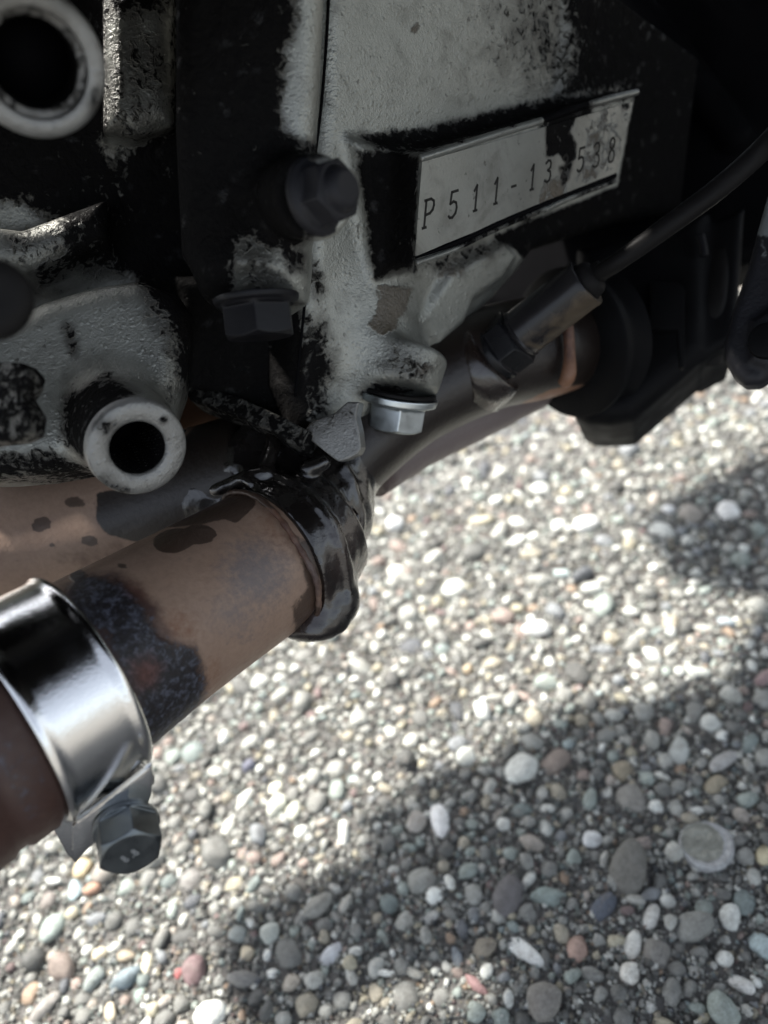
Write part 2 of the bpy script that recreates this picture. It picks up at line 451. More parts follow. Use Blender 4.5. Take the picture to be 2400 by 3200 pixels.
def pipe_mat(name='heat_stained_pipe'):
    m = NT(name)
    burn, oil, blue, rust, red = m.attr('burn'), m.attr('oil'), m.attr('blue'), m.attr('rust'), m.attr('red')
    n1 = m.noise(220, 6, 0.65); n2 = m.noise(700, 5, 0.7); n3 = m.noise(60, 4, 0.6); n4 = m.noise(1600, 3, 0.6)
    def thr(a, lo, hi, k=0.6, n=n1): return m.ramp(m.math('ADD', a, m.math('MULTIPLY', m.math('SUBTRACT', n, 0.5), k)), lo, hi)
    c = m.mix(n3, (0.18, 0.118, 0.086), (0.29, 0.205, 0.15))
    c = m.mix(m.ramp(n2, 0.35, 0.7, 0.0, 0.4), c, (0.16, 0.10, 0.075))
    grey = m.attr('grey')
    c = m.mix(m.math('MULTIPLY', thr(grey, 0.3, 0.8, 0.9, n2), 0.75), c, (0.105, 0.095, 0.10))
    c = m.mix(m.math('MULTIPLY', thr(rust, 0.25, 0.95, 0.9, n2), 0.8), c, (0.15, 0.062, 0.028))
    c = m.mix(m.math('MULTIPLY', thr(burn, 0.22, 0.85, 0.9), 0.95), c, (0.035, 0.015, 0.012))
    c = m.mix(m.math('MULTIPLY', thr(blue, 0.28, 0.78, 1.3, n2), 0.95), c, m.mix(m.ramp(n2, 0.46, 0.66), (0.004, 0.0045, 0.007), (0.06, 0.066, 0.09)))
    c = m.mix(m.math('MULTIPLY', thr(red, 0.25, 0.95, 1.3, n2), 0.75), c, (0.085, 0.024, 0.014))
    of = thr(oil, 0.44, 0.58, 0.42, m.noise(330, 4, 0.6, 0.8))
    c = m.mix(m.math('MULTIPLY', of, 0.82), c, (0.022, 0.012, 0.008))
    deep = m.attr('tar'); df = thr(deep, 0.42, 0.60, 0.5, m.noise(300, 4, 0.6, 0.8))
    c = m.mix(df, c, (0.011, 0.0075, 0.006))
    specks = m.ramp(n4, 0.76, 0.80)
    c = m.mix(m.math('MULTIPLY', specks, 0.45), c, (0.5, 0.42, 0.35))
    rough = m.mixf(m.math('MAXIMUM', of, df), m.ramp(n1, 0.3, 0.7, 0.42, 0.6), 0.38)
    h = m.math('ADD', m.math('MULTIPLY', n2, 0.6), m.math('MULTIPLY', m.math('MULTIPLY', thr(blue, 0.4, 0.62, 0.6), n1), 2.0))
    m.set(color=c, metal=0.0, spec=0.42, rough=rough, normal=m.bump(h, 0.4, 0.0008), coat=m.math('MULTIPLY', m.math('MAXIMUM', of, df), 0.10), coat_rough=0.15)
    return m.m
MAT_PIPE = pipe_mat()
def tar_mat():
    m = NT('oily_black_tar'); n = m.noise(170, 5, 0.6, 0.4); f = m.noise(1100, 4, 0.6); b = m.noise(50, 3)
    brown = m.attr('brown')
    c = m.mix(brown, m.mix(b, (0.004, 0.0035, 0.0035), (0.011, 0.009, 0.008)), (0.055, 0.028, 0.02))
    h = m.math('ADD', m.math('MULTIPLY', n, 1.0), m.math('MULTIPLY', f, 0.22))
    m.set(color=c, rough=m.ramp(n, 0.35, 0.65, 0.14, 0.34), spec=0.5, normal=m.bump(h, 0.4, 0.0008), coat=0.5, coat_rough=0.08)
    return m.m
MAT_TAR = tar_mat()
m = NT('amber_oil'); m.set(color=(0.55, 0.2, 0.03), trans=1.0, rough=0.02, ior=1.47); MAT_OIL = m.m
m = NT('engraved_ink'); m.set(color=(0.012, 0.011, 0.01), rough=0.6, spec=0.2); MAT_INK = m.m
m = NT('stamp_mark'); m.set(color=(0.42, 0.44, 0.45), rough=0.5, metal=0.6); MAT_STAMP = m.m

def pebble_mat(name, use_obj):
    m = NT(name)
    if use_obj:
        oi = m.t.nodes.new('ShaderNodeObjectInfo'); base = oi.outputs['Color']
        mp = m.t.nodes.new('ShaderNodeVectorMath'); mp.operation = 'ADD'
        sep = m.t.nodes.new('ShaderNodeVectorMath'); sep.operation = 'SCALE'
        m.link(oi.outputs['Location'], sep.inputs[0]); sep.inputs['Scale'].default_value = 37.0
        geo = m.t.nodes.new('ShaderNodeNewGeometry')
        m.link(geo.outputs['Position'], mp.inputs[0]); m.link(sep.outputs[0], mp.inputs[1]); m.co = mp.outputs[0]
    else:
        base = m.attr('col', True)
    n = m.noise(350, 6, 0.65, 0.5); f = m.noise(1500, 4, 0.7); v = m.noise(140, 3, 0.5, 1.5)
    k = m.math('ADD', m.math('MULTIPLY', n, 0.55), m.math('MULTIPLY', f, 0.45))
    dark = m.t.nodes.new('ShaderNodeVectorMath'); dark.operation = 'MULTIPLY'; m.link(base, dark.inputs[0]); dark.inputs[1].default_value = (0.62, 0.6, 0.58)
    lite = m.t.nodes.new('ShaderNodeVectorMath'); lite.operation = 'MULTIPLY'; m.link(base, lite.inputs[0]); lite.inputs[1].default_value = (1.25, 1.25, 1.25)
    c = m.mix(m.ramp(k, 0.32, 0.68), dark.outputs[0], lite.outputs[0])
    c = m.mix(m.ramp(v, 0.6, 0.72, 0.0, 0.35), c, (0.17, 0.15, 0.13))
    m.set(color=c, rough=0.55, spec=0.4, normal=m.bump(k, 0.7, 0.0012))
    return m.m
MAT_PEB = pebble_mat('pebble_stone', True); MAT_GRAVEL = pebble_mat('gravel_stone', False)
def mortar_mat():
    m = NT('mortar'); n = m.noise(600, 8, 0.75); b = m.noise(20, 4); v = m.voro(130, 'F1', 1); d = m.voro(130)
    c = m.mix(n, (0.05, 0.048, 0.045), (0.21, 0.203, 0.19))
    c = m.mix(m.math('MULTIPLY', b, 0.4), c, (0.075, 0.073, 0.069))
    far = m.attr('far')
    bw = m.t.nodes.new('ShaderNodeRGBToBW'); m.link(v, bw.inputs[0])
    st = m.mix(bw.outputs[0], (0.12, 0.12, 0.115), (0.5, 0.48, 0.44))
    c = m.mix(m.math('MULTIPLY', far, m.ramp(d, 0.45, 0.6, 1.0, 0.0)), c, st)
    m.set(color=c, rough=0.85, spec=0.3, normal=m.bump(n, 0.8, 0.001))
    return m.m
MAT_MORTAR = mortar_mat()

# ================================================================== GROUND
def lattice(seed, n=64):
    r = np.random.default_rng(seed); return r.random((n, n))
def vnoise(x, y, tab):
    n = tab.shape[0]; xi = np.floor(x).astype(int); yi = np.floor(y).astype(int)
    fx = x - xi; fy = y - yi; fx = fx * fx * (3 - 2 * fx); fy = fy * fy * (3 - 2 * fy)
    a = tab[xi % n, yi % n]; b = tab[(xi + 1) % n, yi % n]; c = tab[xi % n, (yi + 1) % n]; d = tab[(xi + 1) % n, (yi + 1) % n]
    return (a * (1 - fx) + b * fx) * (1 - fy) + (c * (1 - fx) + d * fx) * fy
T1, T2, T3 = lattice(1), lattice(2), lattice(3)
def ground_z(x, y):
    return 0.0022 * (vnoise(x * 160, y * 160, T1) - 0.5) + 0.0015 * (vnoise(x * 420, y * 420, T2) - 0.5) + 0.003 * (vnoise(x * 25, y * 25, T3) - 0.5)
GX0, GX1, GY0, GY1 = -0.42, 0.48, -0.03, 0.92
out = np.array([0.02, 0.06, 0.15, 0.4, 1.2, 4, 12, 40])
gx = np.concatenate([GX0 - out[::-1], np.arange(GX0, GX1, 0.0028), GX1 + out])
gy = np.concatenate([GY0 - out[::-1], np.arange(GY0, GY1, 0.0028), GY1 + out])
XX, YY = np.meshgrid(gx, gy, indexing='ij')
ins = (XX > GX0 - 0.01) & (XX < GX1 + 0.01) & (YY > GY0 - 0.01) & (YY < GY1 + 0.01)
ZZ = np.where(ins, ground_z(XX, YY), 0.0)
GV = np.stack([XX, YY, ZZ], -1).reshape(-1, 3)
ni, nj = len(gx), len(gy)
I, J = np.meshgrid(np.arange(ni - 1), np.arange(nj - 1), indexing='ij'); a = (I * nj + J).ravel()
GF = np.stack([a, a + nj, a + nj + 1, a + 1], -1)
dd = np.maximum(np.maximum(GX0 - XX, XX - GX1), np.maximum(GY0 - YY, YY - GY1))
ground = mesh_obj('ground', GV, GF, MAT_MORTAR, world=True, attrs={'far': np.clip(dd / 0.03, 0, 1).ravel()})
ground['kind'] = 'structure'

def icosphere(sub):
    bm = bmesh.new(); bmesh.ops.create_icosphere(bm, subdivisions=sub, radius=1.0)
    V = np.array([v.co[:] for v in bm.verts]); Fc = np.array([[v.index for v in f.verts] for f in bm.faces]); bm.free()
    return V, Fc
def stone_shape(V, seed, rough=0.16):
    r = np.random.default_rng(seed)
    k = np.ones(len(V)); 
    for _ in range(5):
        d = nrm(r.normal(size=3)); k += rough * 0.8 * r.normal() * np.sin(1.7 * (V @ d) + r.random() * 6)
    for _ in range(r.integers(3, 9)):       # flattened faces
        d = nrm(r.normal(size=3)); c = 0.5 + 0.38 * r.random()
        s = V @ d; k = np.where(s * k > c, k * (0.35 + 0.65 * c / np.maximum(s * k, 1e-3)), k)
    return V * np.clip(k, 0.45, 1.35)[:, None]
I1, I2, I3 = icosphere(1), icosphere(2), icosphere(3)

PAL = [((0.34, 0.335, 0.31), 5), ((0.25, 0.245, 0.23), 6), ((0.17, 0.168, 0.16), 6), ((0.46, 0.45, 0.41), 4), ((0.66, 0.66, 0.62), 4), ((0.76, 0.77, 0.74), 1.6),
       ((0.40, 0.33, 0.22), 2.0), ((0.50, 0.42, 0.25), 1.2), ((0.30, 0.37, 0.34), 2.4), ((0.20, 0.27, 0.27), 1.3), ((0.36, 0.23, 0.19), 1.2), ((0.24, 0.13, 0.13), 0.5),
       ((0.22, 0.24, 0.28), 1.6), ((0.10, 0.11, 0.14), 0.9), ((0.45, 0.36, 0.30), 1.3), ((0.42, 0.24, 0.12), 0.35), ((0.36, 0.50, 0.54), 0.3), ((0.11, 0.108, 0.105), 2.2)]
PC = np.array([p[0] for p in PAL]); PC = np.clip((PC.mean(1, keepdims=True) + (PC - PC.mean(1, keepdims=True)) * 0.5) * 0.90 * np.array((0.985, 1.01, 0.96)), 0, 0.85); PW = np.array([p[1] for p in PAL]); PW = PW / PW.sum()

# hand-placed stones: px, py, length px, width px, angle (deg, image, up-right positive), colour
SPECIAL = [
 (1745, 2390, 122, 78, 45, (0.24, 0.185, 0.145)), (1710, 2805, 108, 78, 10, (0.22, 0.29, 0.26)), (1880, 2840, 118, 78, 50, (0.09, 0.11, 0.145)),
 (1640, 2985, 150, 52, -42, (0.74, 0.76, 0.70)), (1805, 2970, 108, 66, 80, (0.46, 0.28, 0.20)), (1512, 2970, 112, 70, 35, (0.25, 0.215, 0.15)),
 (2035, 2870, 92, 60, 75, (0.58, 0.58, 0.52)), (2180, 2905, 130, 88, 5, (0.23, 0.235, 0.205)), (2045, 2995, 118, 78, 75, (0.21, 0.20, 0.17)),
 (1985, 2955, 90, 58, 60, (0.62, 0.62, 0.54)), (1970, 3050, 84, 62, 70, (0.68, 0.67, 0.58)), (2310, 3080, 140, 52, -25, (0.62, 0.62, 0.56)),
 (1345, 2870, 105, 58, 30, (0.46, 0.47, 0.43)), (1430, 2990, 88, 54, 110, (0.17, 0.20, 0.22)), (1700, 3140, 150, 120, 60, (0.21, 0.195, 0.165)),
 (1790, 2700, 0, 0, 0, None), (1590, 2795, 122, 84, 80, (0.135, 0.125, 0.125)), (1980, 2715, 160, 120, 60, (0.155, 0.15, 0.125)),
 (1975, 2500, 110, 84, 110, (0.25, 0.24, 0.205)), (1850, 2620, 66, 60, 0, (0.60, 0.62, 0.60)), (2015, 2640, 74, 56, 20, (0.27, 0.215, 0.18)),
 (1455, 2365, 70, 56, 0, (0.50, 0.53, 0.47)), (1380, 2560, 100, 62, 100, (0.82, 0.82, 0.78)), (1300, 2580, 70, 56, 30, (0.40, 0.36, 0.30)),
 (2240, 2455, 84, 56, 40, (0.33, 0.28, 0.17)), (2130, 2350, 80, 64, 60, (0.40, 0.43, 0.39)), (2260, 2385, 110, 60, 40, (0.36, 0.36, 0.34)),
 (1950, 2410, 76, 60, 20, (0.30, 0.25, 0.15)), (2390, 2680, 70, 60, 30, (0.60, 0.52, 0.27)), (1490, 3080, 84, 40, -35, (0.34, 0.17, 0.16)),
 (170, 2905, 118, 54, 62, (0.34, 0.42, 0.37)), (265, 2905, 0, 0, 0, None), (205, 3018, 96, 72, 70, (0.25, 0.19, 0.15)), (390, 3055, 110, 52, 42, (0.18, 0.25, 0.28)),
 (302, 3050, 92, 52, 55, (0.30, 0.36, 0.33)), (392, 2988, 74, 56, 0, (0.34, 0.27, 0.17)), (460, 3000, 84, 36, 66, (0.70, 0.64, 0.42)), (305, 2985, 46, 40, 0, (0.62, 0.52, 0.32)),
 (610, 3045, 110, 66, 72, (0.20, 0.115, 0.115)), (555, 3040, 52, 30, 62, (0.36, 0.075, 0.07)), (655, 3170, 110, 90, 40, (0.72, 0.74, 0.66)),
 (145, 3150, 140, 40, 45, (0.27, 0.25, 0.22)), (435, 3110, 70, 36, 70, (0.27, 0.38, 0.33)), (345, 3165, 62, 46, 100, (0.62, 0.52, 0.33)), (160, 2820, 84, 62, 60, (0.22, 0.19, 0.165)),
 (845, 2920, 92, 66, 65, (0.42, 0.46, 0.40)), (990, 2835, 110, 62, 45, (0.27, 0.265, 0.225)), (1085, 2830, 80, 46, 58, (0.38, 0.375, 0.32)), (745, 2915, 66, 54, 60, (0.30, 0.34, 0.31)),
 (760, 3060, 92, 56, 10, (0.21, 0.205, 0.185)), (910, 3075, 80, 50, 30, (0.42, 0.37, 0.28)), (1040, 2980, 84, 44, 50, (0.50, 0.53, 0.55)), (770, 2980, 62, 50, 40, (0.62, 0.52, 0.32)),
 (600, 2750, 84, 60, 45, (0.22, 0.21, 0.19)), (875, 2525, 78, 48, 50, (0.58, 0.60, 0.48)), (925, 2540, 66, 40, 45, (0.55, 0.57, 0.44)), (862, 2470, 70, 42, 55, (0.70, 0.68, 0.50)),
 (785, 2405, 58, 42, 30, (0.12, 0.13, 0.19)), (240, 2775, 60, 56, 90, (0.40, 0.56, 0.60)), (285, 2785, 56, 30, 10, (0.48, 0.24, 0.13)), (255, 2715, 90, 60, 35, (0.58, 0.45, 0.22)),
 (330, 2725, 110, 74, 40, (0.29, 0.26, 0.215)), (1160, 1405, 0, 0, 0, None), (1460, 2095, 44, 40, 0, (0.50, 0.37, 0.20)), (1690, 1975, 90, 50, 5, (0.80, 0.80, 0.74)),
 (1830, 1640, 84, 48, 15, (0.80, 0.80, 0.75)), (2090, 1595, 60, 50, 0, (0.78, 0.80, 0.78)), (2270, 1600, 66, 48, 20, (0.80, 0.80, 0.75)), (1235, 1640, 56, 40, 10, (0.80, 0.82, 0.80)), (1240, 1785, 64, 36, 15, (0.72, 0.68, 0.58)),
 (2195, 2110, 84, 52, 0, (0.48, 0.52, 0.46)), (2270, 1945, 80, 46, -10, (0.30, 0.37, 0.40)), (2095, 1945, 64, 52, 10, (0.42, 0.36, 0.24)), (2385, 2130, 90, 34, 30, (0.34, 0.21, 0.20)),
]
SPECIAL = [s for s in SPECIAL if s[2] > 0]
DISC = (2207, 2650)              # the round stone with the ridged face
view_poly = [(-80, 1350), (500, 1100), (2480, 900), (2480, 3290), (-80, 3290)]
def project(Pw):
    q = (np.asarray(Pw) - CL) * 1000
    c = np.stack([q @ CX, -(q @ CU), q @ CF], -1); return pix(c), c[..., 2]

stones = []                      # x, y, a, b, yaw, colour, special
def occ_add(x, y, r): grid.setdefault((int(x / 0.012), int(y / 0.012)), []).append((x, y, r))
def occ_hit(x, y, r, sl):
    ci, cj = int(x / 0.012), int(y / 0.012)
    for i in range(ci - 2, ci + 3):
        for j in range(cj - 2, cj + 3):
            for (X, Y, R_) in grid.get((i, j), ()):
                if (X - x) ** 2 + (Y - y) ** 2 < ((R_ + r) * sl) ** 2: return True
    return False
grid = {}
gd = ground_pt(*DISC); occ_add(gd[0], gd[1], 0.0085)
for (px, py, L, Wd, ang, col) in SPECIAL:
    gm = sum(col) / 3; col = tuple(gm + (c_ - gm) * 0.68 for c_ in col)
    c = ground_pt(px, py); an = math.radians(ang)
    e = ground_pt(px + L / 2 * math.cos(an), py - L / 2 * math.sin(an)); s_ = ground_pt(px + Wd / 2 * math.sin(an), py + Wd / 2 * math.cos(an))
    a_ = np.linalg.norm((e - c)[:2]); b_ = np.linalg.norm((s_ - c)[:2]); yaw = math.atan2(e[1] - c[1], e[0] - c[0])
    b_ = min(b_, a_ * 1.1)
    stones.append((c[0], c[1], a_ * 1.02, b_ * 1.02, yaw, col, True)); 
    occ_add(c[0], c[1], (a_ * 0.45 + b_ * 0.55))
corners = np.array([ground_pt(*p) for p in ((-600, 1500), (2900, 1000), (2900, 3600), (-600, 3600), (1100, 950))])
sx0, sy0 = max(corners[:, 0].min(), GX0), max(corners[:, 1].min(), GY0)
sx1, sy1 = min(corners[:, 0].max(), GX1), min(corners[:, 1].max(), GY1)
for (rlo, rhi, tries, sl) in ((0.0040, 0.0058, 260, 0.95), (0.0029, 0.0041, 4600, 0.90), (0.0021, 0.0030, 30000, 0.85), (0.0014, 0.0021, 80000, 0.82)):
    xs = rng.uniform(sx0, sx1, tries); ys = rng.uniform(sy0, sy1, tries); rs = rng.uniform(rlo, rhi, tries)
    (qx, qy), qd = project(np.stack([xs, ys, np.zeros(tries)], -1))
    okv = (qx > -650) & (qx < 2950) & (qy < 3650) & (qy > 800)
    for x, y, r, q in zip(xs, ys, rs, okv):
        if not q or occ_hit(x, y, r, sl): continue
        occ_add(x, y, r)
        el = 1.0 + abs(random.gauss(0.0, 0.33)); el = min(el, 2.0)
        col = PC[rng.choice(len(PC), p=PW)] * rng.uniform(0.85, 1.12)
        stones.append((x, y, r * math.sqrt(el), r / math.sqrt(el), rng.uniform(0, math.pi * 2), tuple(np.clip(col, 0.02, 0.85)), False))
print('stones', len(stones))
# the 300 that show largest become parts of the ground, one object each
SX = np.array([[s[0], s[1], 0.0] for s in stones]); (qx, qy), qd = project(SX)
inview = (qx > 0) & (qx < 2400) & (qy > 1000) & (qy < 3200)
hidden = poly_sd(qx, qy, [(-50, 3300 * 0 + 2700), (520, 2400), (980, 2000), (1150, 1550), (1700, 1290), (2100, 1250), (2200, 1000), (-50, 900)]) < -30
size = np.array([s[2] * s[3] for s in stones]) / qd ** 2 * np.where(inview & ~hidden, 1, 0)
size[:len(SPECIAL)] += 1e3
order = np.argsort(-size); big = set(order[:299].tolist())
vshape = [stone_shape(I3[0], 100 + i) for i in range(16)]
shape_me = []
for i, V in enumerate(vshape):
    me = bpy.data.meshes.new('pebble'); me.vertices.add(len(V)); me.vertices.foreach_set('co', V.astype(np.float32).ravel())
    n = len(I3[1]); me.loops.add(n * 3); me.loops.foreach_set('vertex_index', I3[1].astype(np.int32).ravel())
    me.polygons.add(n); me.polygons.foreach_set('loop_start', np.arange(0, n * 3, 3, dtype=np.int32)); me.update(calc_edges=True)
    me.polygons.foreach_set('use_smooth', np.ones(n, bool)); me.materials.append(MAT_PEB); shape_me.append(me)
low2 = [stone_shape(I2[0], 300 + i) for i in range(12)]; low1 = [stone_shape(I1[0], 500 + i, 0.12) for i in range(12)]
mv, mf, mc = [], [], []; off = 0
for i, (x, y, a_, b_, yaw, col, spc) in enumerate(stones):
    hgt = b_ * (0.62 + 0.3 * random.random()) if spc else min(a_, b_) * (0.6 + 0.35 * random.random())
    zc = ground_z(np.array(x), np.array(y)) + hgt * random.uniform(-0.15, 0.35)
    if i in big:
        o = bpy.data.objects.new('pebble', shape_me[random.randrange(len(shape_me))]); COL.objects.link(o); o.parent = ground
        o.location = (x, y, zc); o.scale = (a_, b_, hgt); o.rotation_euler = (random.uniform(-.18, .18), random.uniform(-.18, .18), yaw)
        o.color = (*col, 1)
    else:
        far = (y > 0.42)
        V, Fc = (low1[i % 12], I1[1]) if (far or a_ < 0.0022) else (low2[i % 12], I2[1])
        tl = random.uniform(-.25, .25); V = V * (a_, b_, hgt)
        V = np.stack([V[:, 0] * math.cos(tl) - V[:, 2] * math.sin(tl), V[:, 1], V[:, 0] * math.sin(tl) + V[:, 2] * math.cos(tl)], -1)
        V = np.stack([V[:, 0] * math.cos(yaw) - V[:, 1] * math.sin(yaw), V[:, 0] * math.sin(yaw) + V[:, 1] * math.cos(yaw), V[:, 2]], -1) + (x, y, zc)
        mv.append(V); mf.append(Fc + off); mc.append(np.tile((*col, 1.0), (len(V), 1))); off += len(V)
# sand grains and chips caught in the mortar
NG = 76000
xs = rng.uniform(sx0, sx1, NG * 4); ys = rng.uniform(sy0, sy1 - 0.1, NG * 4)
(qx, qy), qd = project(np.stack([xs, ys, np.zeros(len(xs))], -1))
keep = np.where((qx > -500) & (qx < 2800) & (qy < 3500) & (qy > 1300) & (qd < 420))[0][:NG]
bv, bf = icosphere(1)[0], I1[1]
oct_v = np.array([(1, 0, 0), (-1, 0, 0), (0, 1, 0), (0, -1, 0), (0, 0, 1), (0, 0, -1)], float)
oct_f = np.array([(0, 2, 4), (2, 1, 4), (1, 3, 4), (3, 0, 4), (2, 0, 5), (1, 2, 5), (3, 1, 5), (0, 3, 5)])
gz = ground_z(xs[keep], ys[keep]); gr = rng.uniform(0.00035, 0.0010, len(keep)) + 0.0006 * rng.random(len(keep)) ** 6; th = rng.uniform(0, 6.28, len(keep))
st = rng.uniform(0.6, 1.4, (len(keep), 3)); jit = rng.uniform(0.7, 1.3, (len(keep), 6, 1))
Vg = oct_v[None] * jit * (gr[:, None] * st)[:, None, :]
Vg = np.stack([Vg[..., 0] * np.cos(th)[:, None] - Vg[..., 1] * np.sin(th)[:, None], Vg[..., 0] * np.sin(th)[:, None] + Vg[..., 1] * np.cos(th)[:, None], Vg[..., 2]], -1)
Vg += np.stack([xs[keep], ys[keep], gz + gr * 0.3], -1)[:, None, :]
gcol = PC[rng.choice(len(PC), len(keep), p=PW)] * rng.uniform(0.5, 1.05, (len(keep), 1))
mv.append(Vg.reshape(-1, 3)); mf.append((oct_f[None] + (np.arange(len(keep)) * 6)[:, None, None] + off).reshape(-1, 3))
mc.append(np.repeat(np.concatenate([gcol, np.ones((len(keep), 1))], 1), 6, 0))
grav = mesh_obj('gravel', np.concatenate(mv), np.concatenate(mf), MAT_GRAVEL, ground, world=True, attrs={'col': np.concatenate(mc)})
grav['kind'] = 'stuff'
# round flat stone with a ridged greenish face inside a paler rim
seg, rn = 72, 26
R0 = 0.0088; th = np.linspace(0, 2 * math.pi, seg, endpoint=False)
V = [(0, 0, 0.0030)]; cc = [(0.24, 0.25, 0.20, 1)]
for i in range(1, rn + 1):
    r = i / rn
    for t in th:
        wob = 1 + 0.03 * math.sin(3 * t + 1) + 0.015 * math.sin(7 * t)
        x, y = r * R0 * math.cos(t) * wob, r * R0 * math.sin(t) * wob * 0.95
        dx, dy = x / R0 + 0.12, y / R0 - 0.12; core = math.hypot(dx, dy) < 0.76
        z = 0.0028 + (0.00022 * math.sin(3300 * (y + 0.22 * x) + 2.6 * math.sin(420 * x + 900 * y) + 1.1 * math.sin(1500 * x)) if core else 0.0006 * math.cos(min(1, abs(r - 0.88) / 0.15) * 1.57))
        if r > 0.93: z -= ((r - 0.93) / 0.07) ** 2 * 0.0016
        V.append((x, y, z)); cc.append((0.27, 0.275, 0.235, 1) if core else (0.36, 0.37, 0.37, 1))
for t in th: V.append((R0 * 1.0 * math.cos(t), R0 * 0.95 * math.sin(t), -0.002)); cc.append((0.3, 0.3, 0.3, 1))
Fc = [(0, 1 + k, 1 + (k + 1) % seg) for k in range(seg)]
for i in range(rn):
    for k in range(seg): Fc.append((1 + i * seg + k, 1 + (i + 1) * seg + k, 1 + (i + 1) * seg + (k + 1) % seg, 1 + i * seg + (k + 1) % seg))
V = np.array(V) + (gd[0], gd[1], 0.0)
mesh_obj('pebble', V, Fc, MAT_GRAVEL, ground, 'round flat stone with a ridged greenish face inside a pale rim', world=True, attrs={'col': np.array(cc)}, origin=(gd[0], gd[1], 0))

# ================================================================== ENGINE
ENG = thing('engine', 'grimy silver motorcycle engine casing with a stamped number plate, hollow bosses and bolts', 'engine', W(P(1050, 900, 200)))
# vertical plate plane: the whole side of the casing is parallel to it
TL, BL, TR = P(1312, 500, 185), P(1290, 826, 192), P(1985, 296, 226)
pn = np.cross(TR - TL, BL - TL); pn = nrm(pn if pn[2] < 0 else -pn)
PLATE = Plane(TL, pn); PLATE.u = nrm(TR - TL); PLATE.v = nrm(np.cross(PLATE.n, PLATE.u)); 
MAIN = PLATE.shift(-15.5)

# ---- main casing
S = Solid((-36, -150, 150), (104, 4, 330), 0.62)
S.add(prism(MAIN, [(1010, -420), (1000, 300), (985, 500), (950, 900), (925, 1230), (955, 1360), (1040, 1350), (1130, 1300), (1230, 1280), (1330, 1210), (1420, 1120), (1470, 1020), (1550, 950), (1630, 860), (1680, 790), (1950, 700), (2250, 660), (2250, -420)], 46, 0, 5.5))
# lower flange running along the bottom edge
lf = [MAIN.hit(*p) + pn * 0.5 for p in ((965, 1300), (1115, 1262), (1210, 1215))]
for a, b in zip(lf[:-1], lf[1:]): S.add(cap(a + (0, 0, 4), b + (0, 0, 4), 3.4), 6)
# soft bulge of the sump
S.add(ball(MAIN.hit(1190, 1010) - pn * 10, 14, (1.05, 1.25, 1.0)), 9)
# drain boss
dax = nrm((-0.15, 0.95, 0.29)); dA = P(1248, 1222, 213)
S.add(cyl(dA - dax * 11 + np.array((0.2, 0, 4.0)), dA - dax * 0.4, 11.4, 10.0, 2.0), 9)
# scalloped lip at the right of the casing
S.add(prism(MAIN, [(1360, 1075), (1440, 1000), (1470, 930), (1560, 868), (1600, 800), (1560, 760), (1400, 850), (1300, 1000)], 10, 2.0, 1.6), 3)
# pad that carries the number plate
S.add(prism(PLATE, [(1316, 478), (1985, 292), (1924, 572), (1292, 830)], 18, -0.25, 0.7), 4.5)
# raised ledge in front of the pad (its left end is grimy)
S.add(prism(MAIN.shift(4), [(1120, 440), (1300, 470), (1280, 830), (1185, 860), (1150, 640)], 8, 0, 2.5), 4)
# upper right rib and round recess
S.add(prism(MAIN, [(1750, -420), (1840, -420), (1850, 60), (1800, 330), (1735, 330), (1770, 60)], 8, 2.0, 2.0), 4)
V, Fq = S.mesh()
grime_shade_main = [([(1760, -60), (2500, -60), (2500, 700), (2000, 700), (1995, 280), (1760, 300), (1800, 160)], 40, 0.95),  # real grime, plus black painted into shaded gaps and recessed sides
              ([(1560, -60), (1810, -60), (1830, 330), (1700, 300), (1600, 120)], 110, 0.50),
              ([(1115, 470), (1200, 470), (1312, 490), (1295, 840), (1230, 850), (1175, 870), (1150, 700)], 14, 0.92),
              ([(1130, 425), (1300, 405), (1700, 310), (1975, 270), (1990, 300), (1320, 480), (1180, 470)], 14, 0.86),
              ([(940, 980), (1010, 1010), (1045, 1160), (1010, 1290), (960, 1340), (900, 1340)], 34, 0.72),
              ([(1690, 330), (1850, 290), (1850, 420), (1700, 420)], 20, 0.9), ([(600, 960), (935, 960), (950, 1100), (965, 1330), (940, 1420), (600, 1420)], 10, 0.97), ([(1540, 742), (1640, 700), (1925, 583), (2060, 560), (2060, 820), (1650, 820), (1610, 780)], 8, 0.97),
              ([(1120, 1230), (1180, 1190), (1290, 1220), (1180, 1270)], 12, 0.75),
              (ell(1275, 1135, 75, 60, 30), 45, 0.46), (ell(985, 880, 26, 60), 20, 0.6),
              (ell(1375, 110, 70, 95, 20), 8, 0.0),
              ([(1300, 830), (1660, 690), (1620, 760), (1400, 860)], 20, 0.5),
              ([(1640, 690), (2260, 560), (2260, 900), (1700, 900)], 25, 0.85), ([(1988, 270), (2120, 240), (2120, 660), (1926, 600)], 5, 0.95)]
stain_main = [([(1180, 890), (1290, 900), (1270, 960), (1235, 1030), (1195, 1055), (1150, 1015), (1175, 960)], 14, 1.0),
              (ell(1400, 850, 70, 40, -20), 30, 0.6), (ell(1320, 1170, 50, 60), 30, 0.5), (ell(1110, 640, 40, 200, -5), 50, 0.45),
              (ell(1560, 130, 120, 120), 100, 0.4), (ell(1300, 90, 14, 20), 10, 0.7)]
mesh_obj('crankcase', V, Fq, MAT_CASE, ENG, attrs={'grime_shade': mask(V, grime_shade_main), 'stain': mask(V, stain_main)})

